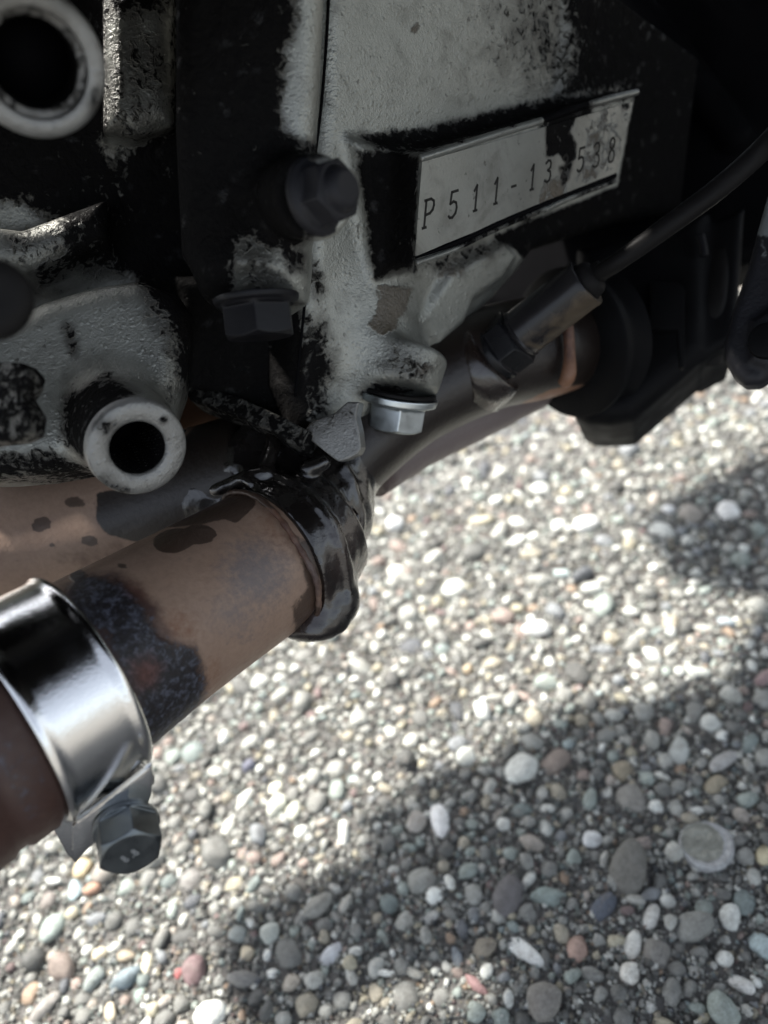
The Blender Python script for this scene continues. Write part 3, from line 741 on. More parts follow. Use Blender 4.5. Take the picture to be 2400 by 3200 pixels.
# ---- number plate with its edges and characters
U, Vv = PLATE.u, PLATE.v
def quad_prism(name, pl, pts, back, front, mat, parent, bev=0.3, attrs=None, label=None, sub=0):
    v = [pl.hit(*p) for p in pts]; n = pl.n
    bm = bmesh.new(); a = [bm.verts.new(x + n * front) for x in v]; b = [bm.verts.new(x - n * back) for x in v]
    k = len(v); bm.faces.new(a); bm.faces.new(b[::-1])
    for i in range(k): bm.faces.new((a[i], b[i], b[(i + 1) % k], a[(i + 1) % k]))
    bmesh.ops.recalc_face_normals(bm, faces=bm.faces)
    if bev: bmesh.ops.bevel(bm, geom=bm.edges[:], offset=bev, segments=2, affect='EDGES', profile=0.6)
    if sub: bmesh.ops.triangulate(bm, faces=bm.faces[:]); bmesh.ops.subdivide_edges(bm, edges=bm.edges[:], cuts=sub, use_grid_fill=True)
    bm.verts.index_update(); VV = np.array([x.co[:] for x in bm.verts]); FF = [[x.index for x in f.verts] for f in bm.faces]; bm.free()
    at = {k2: mask(VV, m2) for k2, m2 in attrs.items()} if attrs else None
    return mesh_obj(name, VV, FF, mat, parent, label, sharp=35, attrs=at)
def plate_grid(poly, front, thick, mask_sets, name, mat, nu=90, nv=40, edge_round=0.5):
    """rounded slab on the plate plane with enough points to carry stains. poly: TL TR BR BL pixels."""
    c = [PLATE.hit(*p) for p in poly]; V = []; Fc = []
    for j in range(nv + 1):
        for i in range(nu + 1):
            s, t = i / nu, j / nv
            p = (c[0] * (1 - s) + c[1] * s) * (1 - t) + (c[3] * (1 - s) + c[2] * s) * t
            V.append(p + PLATE.n * front)
    for j in range(nv):
        for i in range(nu):
            a = j * (nu + 1) + i; Fc.append((a, a + 1, a + nu + 2, a + nu + 1))
    rim = [i for i in range(nu + 1)] + [j * (nu + 1) + nu for j in range(1, nv + 1)] + [nv * (nu + 1) + i for i in range(nu - 1, -1, -1)] + [j * (nu + 1) for j in range(nv - 1, 0, -1)]
    base = len(V); cen = sum(c) / 4
    for r in rim:
        V.append(np.array(V[r]) - PLATE.n * thick)
    k = len(rim)
    for i in range(k): Fc.append((rim[i], base + i, base + (i + 1) % k, rim[(i + 1) % k]))
    Fc.append([base + i for i in range(k)])
    V = np.array(V)
    return mesh_obj(name, V, Fc, mat, ENG, sharp=40, attrs={k2: mask(V, m2) for k2, m2 in mask_sets.items()})
g_plate = [([(1706, 380), (1708, 350), (1800, 312), (1802, 360), (1782, 410), (1802, 450), (1800, 490), (1775, 520), (1745, 480), (1708, 490)], 7, 0.9), ([(1745, 520), (1790, 505), (1780, 560), (1755, 590)], 8, 0.7),
           ([(1300, 800), (1420, 760), (1700, 640), (1930, 545), (1930, 575), (1290, 835)], 4, 0.25), (ell(1955, 330, 12, 14), 8, 0.7), ([(1288, 500), (1306, 500), (1298, 830), (1284, 830)], 4, 0.55)]
s_plate = [([(1800, 350), (1980, 300), (1925, 560), (1790, 600)], 30, 0.44), ([(1690, 560), (1790, 540), (1760, 640), (1665, 650)], 14, 0.62)]
pl_o = plate_grid([(1316, 506), (1976, 318), (1923, 545), (1294, 800)], 0.35, 1.2, {'grime_shade': g_plate, 'stain': s_plate}, 'number_plate', MAT_PLATE)
def ridge(pts, r, name, mat, parent, front=0.2, gr=None, n=60):
    path = [np.append(PLATE.hit(*p) + PLATE.n * front, r_) for p, r_ in zip(pts, r)]
    V, Fc = tube(path, 14, n)
    rr = np.random.default_rng(len(V) + n); V = V + PLATE.n * (rr.normal(0, 0.03, (len(V), 1)))
    return mesh_obj(name, V, Fc, mat, parent, attrs={'grime_shade': mask(V, gr or []), 'stain': mask(V, [])})
ridge([(1312, 496), (1400, 468), (1550, 420), (1690, 378)], (0.85, 1.0, 0.95, 0.9), 'plate_rim', MAT_PLATE, pl_o, 0.1, [(ell(1440, 440, 14, 10), 6, 0.7), (ell(1600, 392, 10, 8), 5, 0.7)])
ridge([(1690, 378), (1760, 350), (1835, 326)], (0.8, 1.1, 0.8), 'plate_rim', MAT_BLACK, pl_o, 0.1)
ridge([(1828, 330), (1900, 310), (1990, 288)], (0.8, 0.95, 0.8), 'plate_rim', MAT_PLATE, pl_o, 0.1, [(ell(1830, 330, 30, 20), 12, 0.7)])
ridge([(1298, 822), (1420, 778), (1560, 712), (1700, 652)], (0.75, 0.6, 0.55, 0.7), 'plate_rim', MAT_PLATE, pl_o, 0.3, [([(1420, 760), (1680, 640), (1700, 670), (1450, 790)], 10, 0.62)])
ridge([(1700, 655), (1770, 622), (1920, 566)], (0.8, 0.75, 0.6), 'plate_rim', MAT_PLATE, pl_o, 0.3, [([(1800, 600), (1930, 550), (1930, 590), (1800, 620)], 10, 0.45)])
ridge([(1300, 806), (1440, 752), (1600, 680), (1922, 548)], (0.25, 0.8, 0.95, 0.9), 'plate_groove', MAT_BLACK, pl_o, -0.2)
chars = [('P', 1322, 712, 1352, 622), ('5', 1398, 684, 1438, 598), ('1', 1470, 662, 1490, 578), ('1', 1534, 640, 1552, 556), ('-', 1590, 618, 1606, 545),
         ('1', 1648, 596, 1666, 514), ('3', 1698, 572, 1720, 500), ('2', 1750, 556, 1766, 484), ('5', 1800, 538, 1818, 462), ('3', 1848, 526, 1868, 445), ('8', 1896, 510, 1918, 430)]
ln = []
for ch, x0, y0, x1, y1 in chars:
    o_ = PLATE.hit(x0, y0); h = np.linalg.norm(PLATE.hit(x0 + (6 if ch != 'P' else 6), y1 + 4) - o_)
    up = nrm(PLATE.hit(x0 + 8, y0 - 90) - o_); rt = nrm(PLATE.hit(x0 + 60, y0 - 21) - o_)
    for seg_ in GLYPH[ch]:
        ln.append(([o_ + rt * (u_ * h * 0.72) + up * (v_ * h) + PLATE.n * 0.352 for u_, v_ in seg_], PLATE.n))
V, Fc = strokes(ln, 0.64, 0.035)
mesh_obj('engraved_number', V, Fc, MAT_INK, pl_o, smooth=False)

# ---- front cover: the tall pillar left of the seam
FC = Plane(P(800, 500, 166), nrm((0.12, 0.30, -1)))
S = Solid((-110, -150, 105), (-6, 22, 260), 0.7)
S.add(prism(FC, [(540, -420), (1012, -420), (1012, 0), (1000, 300), (985, 520), (965, 760), (952, 935), (800, 925), (640, 900), (560, 800), (540, 400)], 40, 0, 5.0))
S.add(cyl(P(880, 615, 182), P(985, 618, 150), 8.6, 7.8, 1.2), 5)      # boss behind the flange bolt
S.add(cyl(P(800, 820, 180), P(790, 925, 176), 11, 10.5, 1.2), 6)
V, Fq = S.mesh()
g = [([(300, -200), (905, -200), (925, 60), (890, 160), (885, 270), (870, 330), (895, 420), (950, 470), (960, 520), (880, 700), (740, 760), (730, 860), (720, 960), (300, 960)], 26, 0.93),  # grime and recess shade painted together over the left side
     (ell(880, 640, 120, 150), 24, 0.9), ([(830, 740), (900, 740), (960, 790), (960, 860), (900, 850)], 20, 0.62), (ell(960, 470, 60, 30), 20, 0.8),
     ([(600, 900), (900, 930), (960, 950), (600, 990)], 10, 0.7), (ell(800, 830, 70, 90), 60, 0.5)]
mesh_obj('front_cover', V, Fq, MAT_CASE, ENG, attrs={'grime_shade': mask(V, g), 'stain': mask(V, [(ell(900, 800, 60, 60), 40, 0.3)])})
# groove shadow put in as a thin black tube between cover and casing
gp = [np.append(MAIN.hit(*p) + pn * (-0.4), 0.8) for p in ((1040, -380), (1030, 0), (1010, 300), (985, 520), (972, 760), (955, 950), (925, 1240))]
gp = [np.append(q[:3], 0.35) for q in gp]
V, Fc = tube(gp, 10, 60); mesh_obj('seam_shadow', V, Fc, MAT_BLACK, ENG)

# ---- left casting with the hollow boss
LB = Plane(P(300, 1100, 182), nrm((0.22, -0.12, -1)))
BACK = Plane(P(400, 500, 205), nrm((0.28, 0.25, -1)))
S = Solid((-120, -140, 120), (-8, 26, 275), 0.72)
S.add(prism(BACK, [(-500, -420), (1000, -420), (990, 900), (960, 1335), (600, 1225), (540, 1300), (500, 1400), (300, 1450), (-500, 1450)], 50, 0, 4.0))
S.add(prism(LB, [(-420, 960), (0, 985), (120, 920), (290, 870), (430, 850), (560, 900), (600, 960), (580, 1180), (530, 1320), (420, 1440), (270, 1445), (130, 1470), (0, 1480), (-420, 1490)], 26, 0, 7.0), 6)
S.add(prism(LB.shift(-7), [(-420, 640), (60, 700), (330, 600), (330, 720), (120, 820), (-420, 880)], 20, 0, 5), 8)
S.add(prism(BACK, [(330, 20), (540, -40), (545, 420), (430, 460), (330, 440)], 10, 14, 5), 6)       # small upper panel
bA = P(430, 1400, 168); bax = nrm(P(300, 1235, 205) - bA)      # boss axis, towards the casing
S.add(cyl(bA + bax * 1.5, bA + bax * 40, 10.35, 11.8, 0.6), 5)
S.add(prism(Plane(P(800, 1100, 207), nrm((0.16, 0.2, -1))), [(540, 860), (1000, 860), (985, 1200), (965, 1325), (760, 1262), (600, 1215)], 45, 0, 3.0), 4)
S.cut(cyl(bA - bax * 5, bA + bax * 34, 5.72))
V, Fq = S.mesh()
g = [([(-60, -60), (330, -60), (330, 430), (300, 460), (60, 540), (-60, 560)], 20, 0.9), ([(540, -60), (1010, -60), (1010, 940), (560, 960), (430, 860), (350, 830), (330, 700), (400, 480), (540, 400)], 24, 0.95),  # grime, plus shade painted black into the deep recesses
     ([(-60, 560), (330, 470), (420, 500), (410, 840), (230, 850), (120, 900), (100, 840), (180, 800), (190, 700), (60, 640), (-60, 640)], 40, 0.8),
     ([(-60, 500), (330, 440), (330, 560), (150, 600), (-60, 640)], 20, 0.95),
     ([(420, 860), (560, 880), (700, 1000), (960, 1100), (960, 1400), (600, 1250), (545, 1180), (560, 1050), (480, 960)], 30, 0.92),
     ([(430, 850), (560, 900), (560, 1080), (700, 1300), (540, 1240), (520, 1050)], 60, 0.62),
     ([(200, 1240), (330, 1170), (430, 1220), (300, 1330), (260, 1440), (200, 1380)], 22, 0.85), ([(-60, 1420), (160, 1410), (320, 1470), (330, 1520), (-60, 1500)], 24, 0.72),
     (ell(160, 760, 180, 60, -10), 50, 0.45), (ell(430, 250, 120, 260), 50, 0.42), ([(330, -60), (540, -60), (540, 60), (340, 60)], 50, 0.8), (ell(220, 1060, 24, 60, -15), 14, 0.55),
     ([(560, 860), (1000, 900), (1000, 1400), (600, 1300)], 20, 0.95)]
mesh_obj('side_casting', V, Fq, MAT_CASE, ENG, attrs={'grime_shade': mask(V, g), 'stain': mask(V, [(ell(700, 1130, 40, 200, 90), 40, 0.2)])})
V, Fc = lathe(bA + bax * -0.6, bax, [(34, 5.7), (1.0, 5.7), (0.45, 5.85), (0.0, 6.4), (-0.1, 8.0), (0.0, 9.7), (0.5, 10.25), (2.4, 10.5), (2.6, 9.0), (33, 6.4)], 96, closed=True)
mesh_obj('boss_ring', V, Fc, MAT_TAB, ENG, sharp=50, attrs={'grime_shade': np.maximum(np.where((np.linalg.norm(np.cross(V - bA, bax), axis=1) < 5.86) & (np.dot(V - bA, bax) > 0.2), 0.95, 0), mask(V, [(ell(330, 1520, 40, 30), 20, 0.5), (ell(390, 1530, 20, 14), 8, 0.62), (ell(508, 1316, 12, 12), 6, 0.7), (ell(330, 1330, 30, 20), 16, 0.5)])), 'stain': mask(V, [])})  # bore wall painted black to hold its shade
V, Fc = lathe(bA + bax * 20, bax, [(0, 5.69), (2, 5.69)], 32); mesh_obj('bore_floor', V, Fc, MAT_BLACK, ENG)  # black disc put in to darken the hole

# ---- hollow boss at the upper left, nearest to the camera
rA = P(112, 205, 131); rax = nrm(np.array((-0.60, -0.74, 1.0)))
V, Fc = lathe(rA, rax, [(30, 6.9), (6.0, 6.9), (2.2, 6.9), (1.9, 7.3), (1.9, 8.1), (0.2, 8.3), (0.0, 8.7), (-0.05, 9.6), (0.1, 10.6), (0.7, 11.1), (4, 11.3), (34, 11.3)], 96, closed=True)
ring_g = [(ell(140, 120, 60, 130, 35), 30, 0.25), (ell(300, 330, 20, 60), 16, 0.4), ([(20, 420), (220, 430), (330, 300), (420, 500), (0, 560)], 16, 0.0), (ell(215, 330, 30, 14, -30), 10, 0.6)]
mesh_obj('boss_ring', V, Fc, MAT_TAB, ENG, sharp=45, attrs={'grime_shade': np.maximum(mask(V, ring_g), np.clip((np.dot(V - rA, rax) - 1.2) / 2, 0, 0.95)), 'stain': mask(V, [])})  # blackening with depth paints shade into the tube
V, Fc = lathe(rA + rax * 12, rax, [(0, 6.88), (2, 6.88)], 32); mesh_obj('bore_floor', V, Fc, MAT_BLACK, ENG)  # black disc darkens this hole too

# ---- lower tab and the rough flange edge beside it
TABP = Plane(P(1040, 1350, 199), nrm((-0.22, 0.05, -1)))
V_, F_ = None, None
S = Solid((-26, -30, 180), (4, -6, 224), 0.28)
S.add(prism(TABP, [(940, 1352), (975, 1318), (1045, 1290), (1085, 1255), (1122, 1255), (1112, 1300), (1122, 1345), (1128, 1400), (1118, 1420), (1085, 1436), (1058, 1443), (1040, 1432)], 5.5, 0, 0.45))
V, Fq = S.mesh()
mesh_obj('mounting_tab', V, Fq, MAT_TAB, ENG, attrs={'grime_shade': mask(V, [([(930, 1300), (1130, 1240), (1110, 1320), (960, 1370)], 34, 0.40), (ell(955, 1350, 26, 26), 16, 0.6)]), 'stain': mask(V, [])})
FLP = Plane(P(760, 1300, 203), nrm((-0.3, -0.35, -1)))
S = Solid((-60, -40, 170), (-10, -8, 240), 0.36)
S.add(prism(FLP, [(578, 1222), (600, 1210), (640, 1210), (760, 1245), (880, 1300), (960, 1342), (935, 1390), (900, 1384), (850, 1350), (740, 1300), (590, 1246)], 9, 0, 0.6))
V, Fq = S.mesh()
mesh_obj('sump_flange', V, Fq, MAT_CASE, ENG, attrs={'grime_shade': mask(V, [([(500, 1150), (1000, 1150), (1000, 1450), (500, 1450)], 10, 0.60)]), 'stain': mask(V, [])})

# ---- bolts on the engine
def flange_bolt(name, A, axis, fl_r, fl_t, af, hgt, mat, label, dome=0.0, rot=0.0, vox=0.2, up=(0, 1, 0), washer=None):
    a = nrm(axis)
    hp = hexhead(A + a * fl_t, a, af, hgt, up=up, rot=rot)
    fp = cyl(A, A + a * fl_t, fl_r, fl_r * 0.97, 0.35)
    prims = [hp, fp, cyl(A + a * fl_t * 0.8, A + a * (fl_t + 0.8), fl_r * 0.93, af * 0.56, 0.1)]
    if dome: prims.append(cyl(A + a * (fl_t + hgt - 1), A + a * (fl_t + hgt + dome), af * 0.44, af * 0.34, 1.2))
    lo, hi = around(prims, 0.8); S = Solid(lo, hi, vox)
    for i, p in enumerate(prims): S.add(p, 0.5 if i == 2 else 0.25)
    V, Fq = S.mesh()
    o = mesh_obj(name, V, Fq, mat, ENG, label)
    return o
dr = flange_bolt('drain_bolt', dA + dax * 1.0, dax, 10.7, 2.0, 14.1, 7.3, MAT_ZINC, 'bright zinc plated drain bolt with a hexagonal head under the sump boss', rot=0.35)
V, Fc = lathe(dA - dax * 0.4, dax, [(0, 8.5), (0, 9.7), (0.3, 10.0), (1.0, 10.0), (1.3, 9.5), (1.3, 8.5)], 64, closed=True)
mesh_obj('washer', V, Fc, MAT_RUBBER, dr, sharp=40)
flange_bolt('flange_bolt', P(982, 618, 151), (0.74, 0.03, -0.66), 7.3, 1.6, 10.4, 5.2, MAT_BOLT_UP, 'blackened flange bolt sticking out beside the number plate', dome=2.2)
flange_bolt('flange_bolt', P(800, 926, 170), (0.10, 0.97, 0.10), 9.2, 1.4, 13.8, 7.4, MAT_BOLT_DARK, 'dark flange bolt hanging under the front cover', rot=0.2)
# dark fittings at the left edge
V, Fc = lathe(P(-25, 930, 118), nrm((-0.5, -0.2, 1)), [(0, 1.0), (-0.3, 3.0), (0, 5.0), (0.8, 5.9), (7, 6.0), (20, 6.0)], 48)
mesh_obj('rubber_plug', V, Fc, MAT_RUBBER, ENG, 'rounded black rubber plug at the left edge')
E1 = Plane(P(30, 1240, 150), nrm((-0.3, -0.1, -1)))
S = Solid((-90, -36, 135), (-58, 2, 175), 0.4)
S.add(prism(E1, [(-200, 1120), (60, 1130), (92, 1165), (80, 1210), (62, 1235), (95, 1290), (88, 1350), (40, 1375), (-200, 1400)], 5, 0, 0.8))
V, Fq = S.mesh(); mesh_obj('bracket', V, Fq, MAT_CASE, ENG, 'grimy notched bracket at the left edge', attrs={'grime_shade': np.full(len(V), 0.62), 'stain': np.zeros(len(V))})

# ================================================================== EXHAUST
EXH = thing('exhaust_pipe', 'rusty brown exhaust pipe with an oily black collector running under the engine', 'exhaust pipe', W(P(800, 1750, 200)))
def pipe_attrs(V, **k):
    out = {n: np.zeros(len(V)) for n in ('burn', 'oil', 'blue', 'rust', 'red', 'tar', 'grey')}
    for n, b in k.items(): out[n] = mask(V, b)
    return out
AX = [P(-330, 2470, 147), P(200, 2150, 167), P(520, 1945, 184), P(760, 1797, 198), P(905, 1706, 206)]
MR = [21.2, 20.8, 19.6, 18.9, 18.4]
V, Fc = tube([np.append(p, r) for p, r in zip(AX, MR)], 128, 200)
mp = pipe_attrs(V,
    oil=[(ell(545, 1690, 70, 40, -8), 7, 0.75), (ell(620, 1670, 60, 34), 7, 0.7), ([(500, 1650), (560, 1590), (640, 1545), (720, 1520), (800, 1500), (800, 1580), (740, 1640), (700, 1625), (640, 1640), (560, 1650)], 10, 0.8),
         (ell(382, 1768, 20, 10, 10), 5, 0.62), ([(900, 1650), (1010, 1700), (1010, 2000), (915, 1990), (905, 1900), (950, 1830), (930, 1740)], 34, 0.8)],
    blue=[(ell(300, 1880, 100, 80, 20), 14, 0.85), ([(200, 1830), (270, 1805), (350, 1800), (420, 1850), (470, 1920), (500, 1990), (590, 2020), (640, 2090), (645, 2180), (580, 2290), (470, 2380), (300, 2400), (430, 2200), (330, 2000)], 26, 0.84), (ell(243, 1800, 28, 22), 5, 0.8), (ell(200, 1775, 20, 16), 5, 0.8), (ell(570, 2080, 60, 70, 30), 20, 0.8)],
    burn=[([(180, 1830), (270, 1790), (370, 1785), (450, 1830), (500, 1900), (530, 1985), (620, 2030), (650, 2120), (640, 2200), (480, 2380), (400, 2300)], 34, 0.95), ([(-400, 2000), (60, 2150), (200, 2700), (-400, 2900)], 10, 0.8)],
    rust=[(ell(560, 1960, 70, 60, 40), 50, 0.75), (ell(650, 2150, 50, 110, 15), 45, 0.6), (ell(850, 1650, 60, 120, -35), 40, 0.5)],
    red=[([(400, 2060), (470, 2040), (520, 2080), (490, 2150), (430, 2170), (400, 2120)], 34, 0.85), (ell(420, 1850, 60, 40, 40), 30, 0.5), (ell(215, 1850, 30, 40), 20, 0.5)],
    grey=[(ell(800, 1790, 130, 130, 40), 70, 0.75), (ell(740, 1920, 120, 110, 40), 60, 0.55), (ell(560, 1760, 100, 30, -20), 40, 0.4)])
mesh_obj('front_pipe', V, Fc, MAT_PIPE, EXH, attrs=mp)
# grooved sleeve left of the clamp
ax0 = nrm(AX[1] - AX[0])
sA = P(200, 2150, 167)
V, Fc = lathe(sA - ax0 * 66.5, ax0, [(0, 21.3), (22, 21.6), (27, 21.6), (28, 22.6), (34, 22.6), (35, 21.9), (37.5, 21.9), (38.5, 23.2), (43, 23.2), (44, 22.4), (46, 22.4), (47, 23.0), (52, 23.0), (54, 21.5)], 128)
mesh_obj('slip_sleeve', V, Fc, MAT_PIPE, EXH, sharp=40, attrs=pipe_attrs(V, burn=[([(-600, 1700), (400, 1700), (500, 2900), (-600, 2900)], 10, 0.9)], blue=[(ell(70, 2420, 60, 200, -25), 30, 0.6)], rust=[(ell(-20, 2500, 60, 150, -25), 30, 0.9)]))
# rear pipe coming in from the left behind the casting
RP = [P(-500, 1740, 226), P(0, 1690, 234), P(330, 1630, 234), P(640, 1530, 228), P(820, 1470, 222)]
V, Fc = tube([np.append(p, r) for p, r in zip(RP, (19, 19.4, 19.2, 18, 17))], 96, 120)
rp = pipe_attrs(V, oil=[(ell(130, 1640, 34, 26, -20), 8, 0.8), (ell(280, 1690, 30, 18), 8, 0.8), (ell(160, 1700, 16, 10), 5, 0.7), (ell(235, 1570, 40, 24), 12, 0.7), (ell(55, 1748, 6, 6), 2, 0.9)],
                tar=[([(300, 1540), (420, 1520), (640, 1300), (1000, 1300), (1000, 1800), (400, 1690), (330, 1670), (300, 1620)], 14, 0.95), (ell(260, 1570, 60, 20), 14, 0.5)], burn=[(ell(300, 1740, 150, 60), 50, 0.5)],
                rust=[(ell(620, 1310, 80, 50), 30, 0.0)])
mesh_obj('rear_pipe', V, Fc, MAT_PIPE, EXH, attrs=rp)
V, Fc = tube([np.append(p, r) for p, r in zip([P(380, 1440, 262), P(560, 1310, 260), P(700, 1260, 256), P(900, 1250, 250)], (12, 12, 12, 12))], 48, 40)
mesh_obj('link_pipe', V, Fc, MAT_PIPE, EXH, attrs=pipe_attrs(V, rust=[([(400, 1200), (700, 1200), (700, 1400), (400, 1400)], 10, 0.9)]))
# black oily collector
S = Solid((-62, -50, 168), (20, 42, 275), 0.5)
jA = P(845, 1744, 202)
jd_ = nrm(P(1010, 1640, 214) - jA)
S.add(cyl(jA, jA + jd_ * 7, 19.3, 20.0, 0.5))
S.add(cyl(jA + jd_ * 6.2, jA + jd_ * 9.0, 21.0, 20.6, 0.7), 0.8)
S.add(cyl(jA + jd_ * 8, P(1005, 1630, 213), 19.8, 17.0, 1.5), 1.2)
S.add(cap(P(640, 1530, 228), P(940, 1500, 222), 18.0, 17.5), 3)
S.add(cap(P(940, 1500, 222), P(985, 1600, 216), 17, 16), 3)
S.add(cap(P(960, 1545, 217), P(1095, 1395, 224), 14.5, 13.4), 3)
FLG = Plane(P(1100, 1650, 206), nrm((0.25, 0.05, -1)))
S.add(prism(FLG, [(1078, 1440), (1112, 1500), (1124, 1560), (1142, 1605), (1138, 1700), (1118, 1770), (1092, 1845), (1062, 1900), (1020, 1890), (1050, 1800), (1070, 1700), (1072, 1600), (1050, 1480)], 5, 0, 0.5), 1.0)
S.add(prism(FLG.shift(3.0), [(1105, 1585), (1126, 1610), (1120, 1700), (1075, 1830), (1052, 1830), (1090, 1700)], 4, 0, 0.4), 0.6)
S.add(prism(Plane(P(900, 1450, 207), nrm((0.1, -0.25, -1))), [(690, 1390), (770, 1300), (1000, 1320), (1075, 1430), (1112, 1550), (1095, 1690), (1010, 1640), (880, 1540), (770, 1500), (690, 1470)], 24, 0, 4.0), 3.5)
def rib(pts, r, k):
    q = spline([P(*p) for p in pts], 14)
    for a, b in zip(q[:-1], q[1:]): S.add(cap(a, b, r), k)
rib([(820, 1500, 197), (850, 1400, 203), (860, 1330, 206)], 1.2, 2.0)
rib([(670, 1535, 200), (760, 1495, 197), (830, 1480, 197)], 1.2, 1.5)
rib([(760, 1500, 196), (900, 1560, 192), (990, 1660, 192), (1040, 1780, 195)], 0.9, 1.0)
S.add(cap(P(960, 1465, 199), P(1010, 1445, 201), 2.0), 2)
# tar sagging at the lowest point
S.add(ball(P(1000, 1940, 200), 5.2, (1.2, 0.8, 1)), 5); S.add(ball(P(1060, 1880, 200), 4.5), 5); S.add(ball(P(950, 1975, 200), 3.0, (1.6, 0.6, 1)), 4)
ax_ = [(S.lo[i] + S.h * np.arange(S.n[i])).astype(np.float32) for i in range(3)]
rr_ = np.random.default_rng(11)
gx_, gy_, gz_ = np.meshgrid(*ax_, indexing='ij')
for wl, am in ((14, 0.22), (9, 0.20), (9, 0.20), (5.5, 0.13), (5.5, 0.13), (3.4, 0.07), (3.4, 0.07)):
    k1, k2 = nrm(rr_.normal(size=3)) * 6.283 / wl, nrm(rr_.normal(size=3)) * 6.283 / wl
    S.d += 0.38 * am * np.sin(gx_ * k1[0] + gy_ * k1[1] + gz_ * k1[2] + rr_.random() * 6) * np.sin(gx_ * k2[0] + gy_ * k2[1] + gz_ * k2[2])
V, Fq = S.mesh()
mesh_obj('collector', V, Fq, MAT_TAR, EXH, 'black oil soaked collector where the two pipes meet', attrs={'brown': 0.35 * mask(V, [(ell(960, 1890, 60, 90, 10), 40, 1.0), (ell(1075, 1700, 50, 110, 15), 40, 0.8)])})
# weld bead round the joint
jd, e1, e2 = frame_of(nrm(AX[4] - AX[3])); ring = []
jc = P(838, 1748, 201.5)
for t in np.linspace(0, 2 * math.pi, 90):
    ring.append(np.append(jc + (19.2 + 0.12 * math.sin(9 * t)) * (math.cos(t) * e1 + math.sin(t) * e2) + jd * 0.25 * math.sin(5 * t), 0.75 + 0.12 * math.sin(31 * t)))
V, Fc = tube(ring, 12, 240, caps=False)
mesh_obj('weld_bead', V, Fc, MAT_PIPE, EXH, attrs=pipe_attrs(V, rust=[(ell(900, 1660, 120, 150), 40, 0.7)], burn=[(ell(850, 1700, 300, 400), 40, 0.6)], oil=[([(640, 1480), (860, 1480), (860, 1590), (640, 1600)], 20, 0.9), (ell(960, 1960, 80, 80), 40, 0.9)], grey=[(ell(950, 1800, 60, 80), 30, 0.8)]))
# outlet pipe
OP = [P(1010, 1500, 219), P(1110, 1385, 224), P(1290, 1235, 232), P(1520, 1125, 240), P(1690, 1085, 249), P(1840, 1030, 262)]
V, Fc = tube([np.append(p, r) for p, r in zip(OP, (13.2, 13.6, 14.6, 15.4, 16.0, 16.5))], 96, 140)
mesh_obj('outlet_pipe', V, Fc, MAT_PIPE, EXH, attrs=pipe_attrs(V, tar=[([(900, 900), (1560, 700), (1950, 800), (1950, 1190), (1735, 1215), (1640, 1258), (1400, 1395), (1250, 1470), (1100, 1700), (900, 1700)], 14, 0.9)], rust=[(ell(1720, 1230, 120, 90), 40, 0.9)]))
V, Fc = tube([np.append(P(*p), r) for p, r in (((1150, 1480, 236), 8), ((1300, 1375, 246), 9), ((1480, 1290, 256), 9), ((1640, 1210, 268), 9), ((1800, 1140, 280), 9))], 48, 60)
mesh_obj('heat_pipe', V, Fc, MAT_PIPE, EXH, attrs=pipe_attrs(V, grey=[([(1000, 1200), (1800, 1200), (1800, 1600), (1000, 1600)], 10, 0.9)], burn=[([(1000, 1200), (1250, 1200), (1250, 1600), (1000, 1600)], 60, 0.7)]))
V, Fc = lathe(P(1548, 1110, 230) , nrm(P(1835, 880, 214) - P(1565, 1092, 230)), [(-9, 13.5), (-3, 12.6), (-1.0, 12.0), (0, 11.4), (0.3, 10.4), (0.2, 5)], 64)
mesh_obj('sensor_bung', V, Fc, MAT_TAR, EXH, attrs={'brown': np.full(len(V), 0.12)})
# drop of oil
V, Fc = lathe(P(938, 1986, 201), (0.1, 1, 0.3), [(-1.2, 1.2), (-0.3, 1.75), (0.4, 1.7), (1.0, 1.3), (1.45, 0.7), (1.6, 0.0)], 32)
od = mesh_obj('oil_drop', V, Fc, MAT_OIL, None, 'amber drop of oil hanging from the bottom of the black collector', origin=W(P(938, 1986, 201)))
od['category'] = 'oil drop'

# ================================================================== BAND CLAMP
CLP = thing('pipe_clamp', 'shiny steel band clamp tightened round the brown exhaust pipe', 'clamp', W(P(200, 2150, 167)))
cA = sA + ax0 * (-12.6)
prof = [(0.0, 21.6), (-0.3, 22.6), (0.0, 23.4), (0.7, 23.7), (1.4, 23.65), (1.9, 23.4), (3.2, 23.35), (15.2, 22.95), (16.2, 23.05), (16.8, 23.45), (17.6, 23.5), (18.3, 23.05), (18.6, 22.2), (18.4, 21.3)]
V, Fc = lathe(cA, ax0, prof, 192)
mesh_obj('band', V, Fc, MAT_BAND, CLP, sharp=60)
EAR = Plane(P(350, 2520, 157), nrm((0.30, 0.55, -0.80)))
quad_prism('ear', EAR, [(226, 2585), (243, 2568), (300, 2528), (455, 2408), (474, 2398), (480, 2420), (474, 2490), (455, 2528), (425, 2545), (330, 2600), (236, 2695), (226, 2660)], 1.5, 0.0, MAT_BAND, CLP, 0.35)
quad_prism('ear', EAR.shift(-5), [(150, 2560), (245, 2520), (440, 2390), (484, 2425), (484, 2450), (300, 2600), (236, 2698), (210, 2672)], 1.3, 0.0, MAT_BAND, CLP, 0.3)
bax2 = nrm((0.38, 0.48, -0.79)); bP = P(395, 2578, 160.5)
hp = hexhead(bP + bax2 * 0.9, bax2, 11.2, 6.4, up=(1, 0, 0), rot=0.3)
fp = cyl(bP - bax2 * 0.3, bP + bax2 * 1.0, 6.5, 6.5, 0.3)
lo, hi = around([hp, fp], 0.8); S = Solid(lo, hi, 0.12); S.add(hp).add(fp, 0.3); V, Fq = S.mesh()
hb = mesh_obj('bolt_head', V, Fq, MAT_BOLT, CLP, 'grey hexagonal bolt head stamped 8.8')
